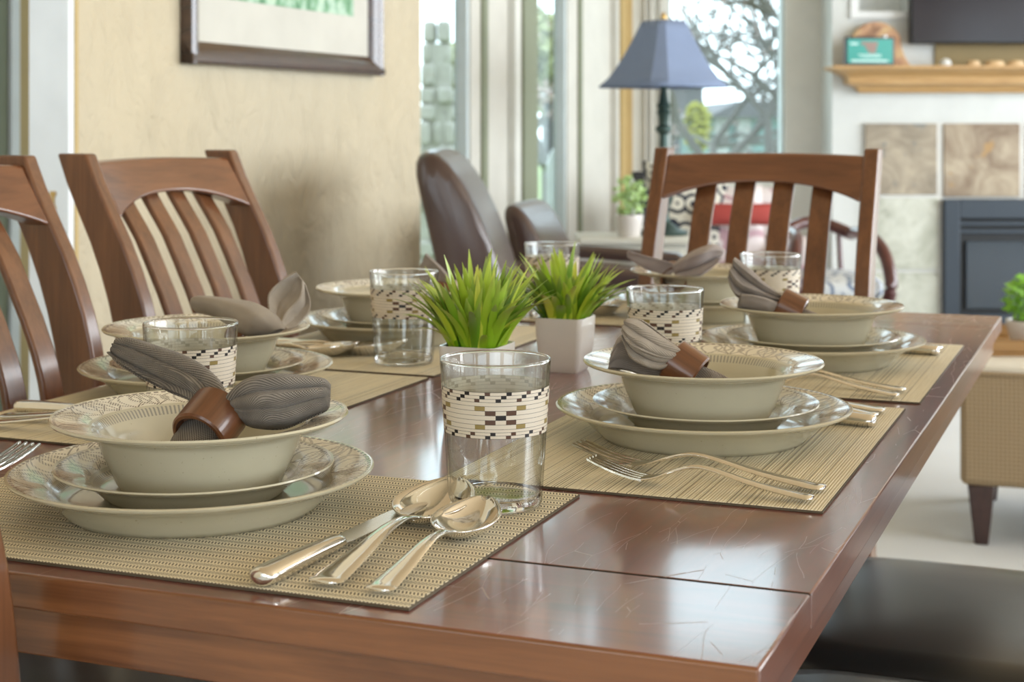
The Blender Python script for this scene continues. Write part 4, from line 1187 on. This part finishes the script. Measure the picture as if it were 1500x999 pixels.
hs = thing('upright_handset', 'slim black upright handset in a white cradle behind the console plant', 'handset', (at(938, 0, YL+.22).x, YL+.22, cz+.0005), .2)
MB().box(-.04, .04, -.035, .035, 0, .03).build('cradle', M['white'], hs, bevel=.008)
MB().loft([[(x-.022, y-.012, z), (x+.022, y-.012, z), (x+.022, y+.012, z), (x-.022, y+.012, z)] for x, y, z in ((.015, 0, .028), (.008, .006, .12), (-.006, .02, .225))]).build('handset', M['black'], hs, bevel=.006, seg=3)
MB().box(-.052, -.022, .0, .02, .028, .20).build('back_plate', M['white'], hs, bevel=.004)

# leather armchairs
def wing_profile():
    return [(-.30, .40), (-.345, .62), (-.395, .84), (-.425, .955), (-.415, .995), (-.38, 1.005), (-.335, .985), (-.275, .90), (-.215, .77), (-.165, .62), (-.135, .46), (-.135, .40)]
def armchair(label, loc, rz, hs_=1.0):
    t = thing('leather_armchair', label, 'armchair', loc, rz, 'brown leather chairs by the windows')
    pr = [(x, .40+(z-.40)*hs_) for x, z in wing_profile()]
    def rounded(poly, w, r):
        cx = sum(p[0] for p in poly)/len(poly); cz_ = sum(p[1] for p in poly)/len(poly)
        out = []
        for y, g in ((-w, .78), (-w+r*.25, .90), (-w+r, 1), (w-r, 1), (w-r*.25, .90), (w, .78)):
            out.append([(cx+(x-cx)*(1-(1-g)*.55), y, cz_+(z-cz_)*(1-(1-g)*.35)) for x, z in poly])
        return out
    MB().loft(rounded(pr, .33, .08)).build('backrest', M['leather'], t, sub=1, angle=180)
    MB().loft(rounded([(-.18, .30), (-.2, .46), (.30, .47), (.36, .42), (.36, .30)], .27, .06)).build('seat_cushion', M['leather'], t, sub=1, angle=180)
    for sy in (-1, 1):
        m = Matrix.Translation((0, sy*.335, 0))
        MB().loft([[(m @ Vector((x, y, z))) for x, z in [(-.25, .12), (-.27, .60), (-.22, .66), (.28, .64), (.36, .60), (.40, .52), (.38, .12)]] for y in (-.075, -.06, .06, .075)]).build('armrest', M['leather'], t, bevel=.03, seg=4)
    MB().box(-.26, .36, -.27, .27, .10, .31).build('base', M['leather'], t, bevel=.02)
    for sx in (-.2, .3):
        for sy in (-.3, .3): MB().lathe([(0, 0), (.02, 0), (.03, .11), (0, .11)], 16, Matrix.Translation((sx, sy, 0))).build('leg', M['darkwood'], t)
    return t
A1 = at(741, 0, 4.35)
ac = armchair('brown leather chair with a tall leaning back by the plaster wall end', (at(741, 0, 4.25).x+.20, 4.25, 0), -.05)
A2 = at(800, 0, 4.95)
ac2 = armchair('brown leather chair with a low peaked back, seen past the tall leather chair', (at(752, 0, 5.0).x+.30, 5.0, 0), -.22, .70); ac2.scale = (.70, .70, 1)

# patterned sofa with cushions behind the end chair
Y5 = 6.25
sx0, sx1 = at(968, 0, Y5).x, at(1148, 0, Y5).x
so = thing('patterned_sofa', 'pale pink patterned sofa seen through the end chair slats', 'sofa', ((sx0+sx1)/2+.05, Y5+.2, 0))
sw = (sx1-sx0)/2
MB().box(-sw, sw, .10, .32, .18, .80).build('backrest', M['floralpink'], so, bevel=.05, seg=4)
MB().box(-sw+.08, sw-.08, -.36, .10, .20, .45).build('seat_cushion', M['floralpink'], so, bevel=.04, seg=4)
for sg in (-1, 1):
    MB().box(sg*sw-.075, sg*sw+.075, -.36, .28, .08, .62).build('armrest', M['floralpink'], so, bevel=.05, seg=4)
MB().box(-sw, sw, -.34, .28, .0, .21).build('base', M['floralpink'], so, bevel=.01)
MB().box(-sw+.12, sw-.1, -.362, .11, .452, .47).build('seat_blanket', M['red'], so, bevel=.004)
def pillow(name, mk, w, h, d, loc, rot, label):
    mb = MB(); vs = []; fs = []; n = 14
    for s in (1, -1):
        off = len(vs)
        for j in range(n+1):
            for i in range(n+1):
                u, v = -1+2*i/n, -1+2*j/n
                th = (max(0, 1-abs(u)**2.6)*max(0, 1-abs(v)**2.6))**.55
                k = 1-.07*(1-abs(v)**2)*abs(u)**4; k2 = 1-.07*(1-abs(u)**2)*abs(v)**4
                vs.append((u*w/2*k, s*d/2*th, v*h/2*k2))
        for j in range(n):
            for i in range(n): a = off+j*(n+1)+i; fs.append((a, a+1, a+n+2, a+n+1) if s == 1 else (a, a+n+1, a+n+2, a+1))
    o = mb.add(vs, fs).build(name, mk, None, angle=180)
    o.location = loc; o.rotation_euler = rot; return tag(o, label, 'cushion', 'cushions on the pale sofa')
c = at(1003, 306, Y5-.02)
pillow('throw_pillow', M['floral'], .36, .40, .14, (c.x, Y5+.0, c.z-.02), (-.25, .1, .1), 'black and cream floral cushion on the sofa, behind the end chair')
c = at(1068, 320, Y5)
pillow('throw_pillow', M['floralpink'], .30, .34, .13, (c.x, Y5+.02, c.z-.04), (-.25, -.05, 0), 'pale pink cushion at the middle of the sofa')
c = at(1072, 313, Y5-.06)
pillow('lumbar_pillow', M['red'], .34, .09, .09, (c.x+.02, Y5-.10, c.z), (-.15, 0, 0), 'narrow red bolster cushion on the pale sofa')

# maroon bentwood armchair
YA = 5.15
bz = at(0, 414, YA).z
ba, bb = at(1165, 0, YA).x, at(1306, 0, YA).x
ba_ = thing('bentwood_armchair', 'maroon armchair with curved arms and a blue-white cushion, behind the end chair', 'armchair', ((ba+bb)/2, YA+.25, 0), 0)
bw = (bb-ba)/2
MB().loft([[(x*g, y*g-.0, z) for x, y in [(bw*abs(cos(a))**.5*math.copysign(1, cos(a)), .25*abs(sin(a))**.5*math.copysign(1, sin(a))) for a in [2*PI*i/40 for i in range(40)]]] for g, z in ((.92, bz-.06), (1, bz-.045), (1, bz-.012), (.94, bz), (.5, bz+.012))]).build('seat_cushion', M['floralblue'], ba_, angle=60)
MB().box(-bw+.02, bw-.02, -.23, .23, bz-.13, bz-.06).build('seat_frame', plain('tan_patterned_frame', (.30, .22, .14), .7), ba_, bevel=.01)
az1 = at(0, 353, YA).z
for sx in (-1, 1):
    pts = [(sx*(bw-.03), .22, az1-.01), (sx*(bw-.04), .08, az1+.005), (sx*(bw-.03), -.10, az1), (sx*(bw-.01), -.20, az1-.05), (sx*(bw), -.245, az1-.14), (sx*(bw-.01), -.235, bz-.07)]
    MB().tube(spline(pts, 24), .022, 10).build('armrest', M['maroon'], ba_)
    for sy in (-1, 1):
        MB().tube([(sx*(bw-.04), sy*.2, 0), (sx*(bw-.03), sy*.21, bz-.06)], [.014, .020], 10).build('leg', M['maroon'], ba_)
pts = [(-(bw-.03), .22, az1-.01), (-(bw-.10), .27, az1+.02), (0, .29, az1+.03), ((bw-.10), .27, az1+.02), (bw-.03, .22, az1-.01)]
MB().tube(spline(pts, 24), .022, 10).build('back_rail', M['maroon'], ba_)
for kx in (-.6, 0, .6): MB().tube([(kx*bw, .24, bz-.02), (kx*bw, .285, az1+.015)], .010, 8).build('spindle', M['maroon'], ba_)

# ================================================================== outside
struct(MB().box(-40, 45, 8.0, 90, -.75, -.7).build('lawn_ground', M['grass'], smooth=False))
lw = MB(); tbox(lw, -40, XW-1.7, -4, 20, -.72, -.68); struct(lw.build('lawn_ground_side', M['grass'], smooth=False))
# stacked stone pillar seen through the first window
def rock_stack(label, u, d, w, v0, v1, seed):
    rnd = random.Random(seed)
    t = thing('stone_pillar', label, 'pillar', (at(u, 0, d).x, d, -.7))
    z = 0; top = at(0, v0, d).z+.7; hw = w*d/FPX/2
    MB().loft([[(-hw*g, -hw*.55, zz), (hw*g, -hw*.55, zz), (hw*g, hw*.7, zz), (-hw*g, hw*.7, zz)] for g, zz in ((.93, 0), (.62, top-.1))]).build('mortar_core', M['stone'], t, smooth=False)
    while z < top:
        h = rnd.uniform(.09, .22); f = 1-.35*(z/top)**2
        n = rnd.choice((1, 2, 2, 3)); x = -hw*f
        for i in range(n):
            ww = 2*hw*f/n
            MB().box(x+.01, x+ww-.004, -hw*.8+rnd.uniform(-.06, .06), hw*.8, z+.004, z+h-.004).build('stone', M['stone'], t, bevel=.03, seg=2)
            x += ww
        z += h
    return t
rock_stack('tall pillar of stacked pale stones outside the first window', 640, 14, 62, 48, 400, 2)
rock_stack('low pale stone stack outside the second window', 824, 16, 30, 100, 300, 6)
def tree(label, x, y, h, seed, lk=None, depth=5, r0=.11, spread=.55, name='tree', nl=6, ls=.10):
    rnd = random.Random(seed)
    t = thing(name, label, 'tree', (x, y, -.7), 0, 'trees outside the windows')
    mb = MB(); tips = []
    def grow(p, d, L, r, k):
        q = p+d*L; mid = p+d*L*.5+Vector((rnd.gauss(0, .04), rnd.gauss(0, .04), 0))*L
        mb.tube([p, mid, q], [r, r*.88, r*.75], 6, cap=False)
        if k == 0: tips.append(q); return
        if k <= 2: tips.append(q)
        for i in range(rnd.choice((2, 3))):
            nd = (d+Vector((rnd.gauss(0, spread), rnd.gauss(0, spread), rnd.gauss(.05, spread*.5)))).normalized()
            grow(q, nd, L*rnd.uniform(.65, .85), r*.70, k-1)
    grow(Vector((0, 0, 0)), Vector((rnd.gauss(0, .08), 0, 1)).normalized(), h*.28, r0, depth)
    mb.build('branches', M['bark'], t)
    if lk:
        lf = MB()
        for p in tips: bush(lf, p, h*.05, h*.04, nl, rnd.randint(0, 999), ls)
        lf.build('foliage', lk, t, smooth=False)
    return t
P_ = at(1105, 0, 13); tree('bare branching tree outside the big window', at(1118, 0, 10.5).x, 10.5, 3.2, 4, M['rosyleaf'], 7, .075, .55, nl=1, ls=.022)
P_ = at(1040, 0, 19); tree('rosy budding tree behind the bare tree', P_.x+.2, 19, 3.7, 12, M['rosyleaf'], 6, .06, .6, ls=.05, nl=5)
P_ = at(672, 0, 22); tree('pale green tree behind the stone pillar', P_.x, 22, 3.9, 21, M['blossom'], 5, .14, .5, ls=.16, nl=14)
P_ = at(818, 0, 24); tree('pale green tree behind the second window', P_.x, 24, 3.9, 33, M['blossom'], 5, .15, .5, ls=.16, nl=14)
def house(label, u0, u1, d, vtop, mk, rk, cols=0):
    a, b = at(u0, 0, d).x, at(u1, 0, d).x; zt = at(0, vtop, d).z+.7
    t = thing('neighbour_house', label, 'house', ((a+b)/2, d+2, -.7)); w = (b-a)/2
    MB().box(-w, w, -2, 2, 0, zt).build('wall', M[mk], t, smooth=False)
    MB().prism([(-w-.1, zt), (w+.1, zt), (w*.5, zt+.22), (-w*.5, zt+.22)], -2.2, 2.2, 'y').build('roof', M[rk], t, smooth=False)
    for i in range(cols):
        MB().box(-w+.02+.30*i, -w+.20+.30*i, -2.08, -2.0, 0, zt).build('corner_board', M['siding'], t, smooth=False)
    return t
house('dark grey house left in the big window', 984, 1030, 31, 120, 'greyhouse', 'roof')
house('pale teal house with white corner boards in the big window', 1044, 1190, 21, 172, 'teal', 'greyhouse', 2)
house('grey house seen through the second window', 800, 850, 27, 150, 'greyhouse', 'roof')
ys = thing('yellow_shrub', 'yellow shrub between the two houses', 'shrub', (at(1022, 0, 18).x, 18, -.7))
mb = MB(); bush(mb, (0, 0, 1.75), .16, .30, 500, 3, .05); mb.build('foliage', M['yellow'], ys, smooth=False)
MB().tube([(0, 0, 0), (0, 0, 1.7)], .03, 8).build('stem', M['bark'], ys)
cv = thing('white_canopy', 'white arched canopy standing on the lawn, second window', 'canopy', (at(823, 0, 17).x, 17.3, -.7))
arc = [(.16*cos(PI*i/16), 1.25+.30*sin(PI*i/16)) for i in range(17)]
MB().prism(arc+[(-.16, .75), (.16, .75)], -.3, .3, 'y').build('cover', M['siding'], cv, smooth=False)
for sx in (-.14, .14):
    for sy in (-.25, .25): MB().tube([(sx, sy, 0), (sx, sy, .8)], .012, 6).build('pole', M['siding'], cv)

# ================================================================== light and camera
wd = bpy.data.worlds.new('sky'); SC.world = wd; wd.use_nodes = True
nt = wd.node_tree; bg = nt.nodes['Background']
bg.inputs[0].default_value = (.76, .90, 1.0, 1); bg.inputs[1].default_value = 2.8
def area(name, loc, target, sx, sy, power, col):
    l = bpy.data.lights.new(name, 'AREA'); l.shape = 'RECTANGLE'; l.size = sx; l.size_y = sy; l.energy = power; l.color = col
    o = bpy.data.objects.new(name, l); COL.objects.link(o); o.location = loc
    d = Vector(target)-Vector(loc); o.rotation_euler = d.to_track_quat('-Z', 'Y').to_euler(); return o
area('rear_fill', (-.2, -3.6, 1.9), (0, 2, .9), 4.5, 1.9, 22, (1, .95, .88))  # added fill light behind the camera, not a known window
area('right_window_daylight', (5.4, 1.6, 1.9), (0, 1.8, .8), 3.6, 2.0, 170, (.92, .96, 1))
area('living_room_fill', (5.4, 5.2, 1.7), (0, 6.2, 1.0), 2.6, 1.8, 100, (.95, .98, 1))  # added lamp that brightens the far walls, no known source there
area('hall_fill', tw(XW-.75, .4, 1.7), tw(XW-.2, 2.2, 1.1), 1.0, 1.6, 11, (.88, .95, 1))  # added lamp in the hall, unseen, to whiten the door jamb
cam = bpy.data.cameras.new('camera'); co_ = bpy.data.objects.new('camera', cam); COL.objects.link(co_)
co_.location = (0, 0, EYE); co_.rotation_euler = (PI/2, 0, 0)
cam.sensor_width = 36; cam.lens = FPX*36/1500; cam.shift_y = -(499.5-HOR)/1500
cam.clip_start = .05; cam.clip_end = 300
cam.dof.use_dof = True; cam.dof.focus_distance = 1.27; cam.dof.aperture_fstop = 10.5
SC.camera = co_
SC.view_settings.view_transform = 'Standard'; SC.view_settings.look = 'None'
SC.view_settings.exposure = 0.36; SC.view_settings.gamma = 1.0; SC.view_settings.use_curve_mapping = False
SC.cycles.max_bounces = 12; SC.cycles.transmission_bounces = 12; SC.cycles.transparent_max_bounces = 16
SC.cycles.sample_clamp_indirect = 6.0
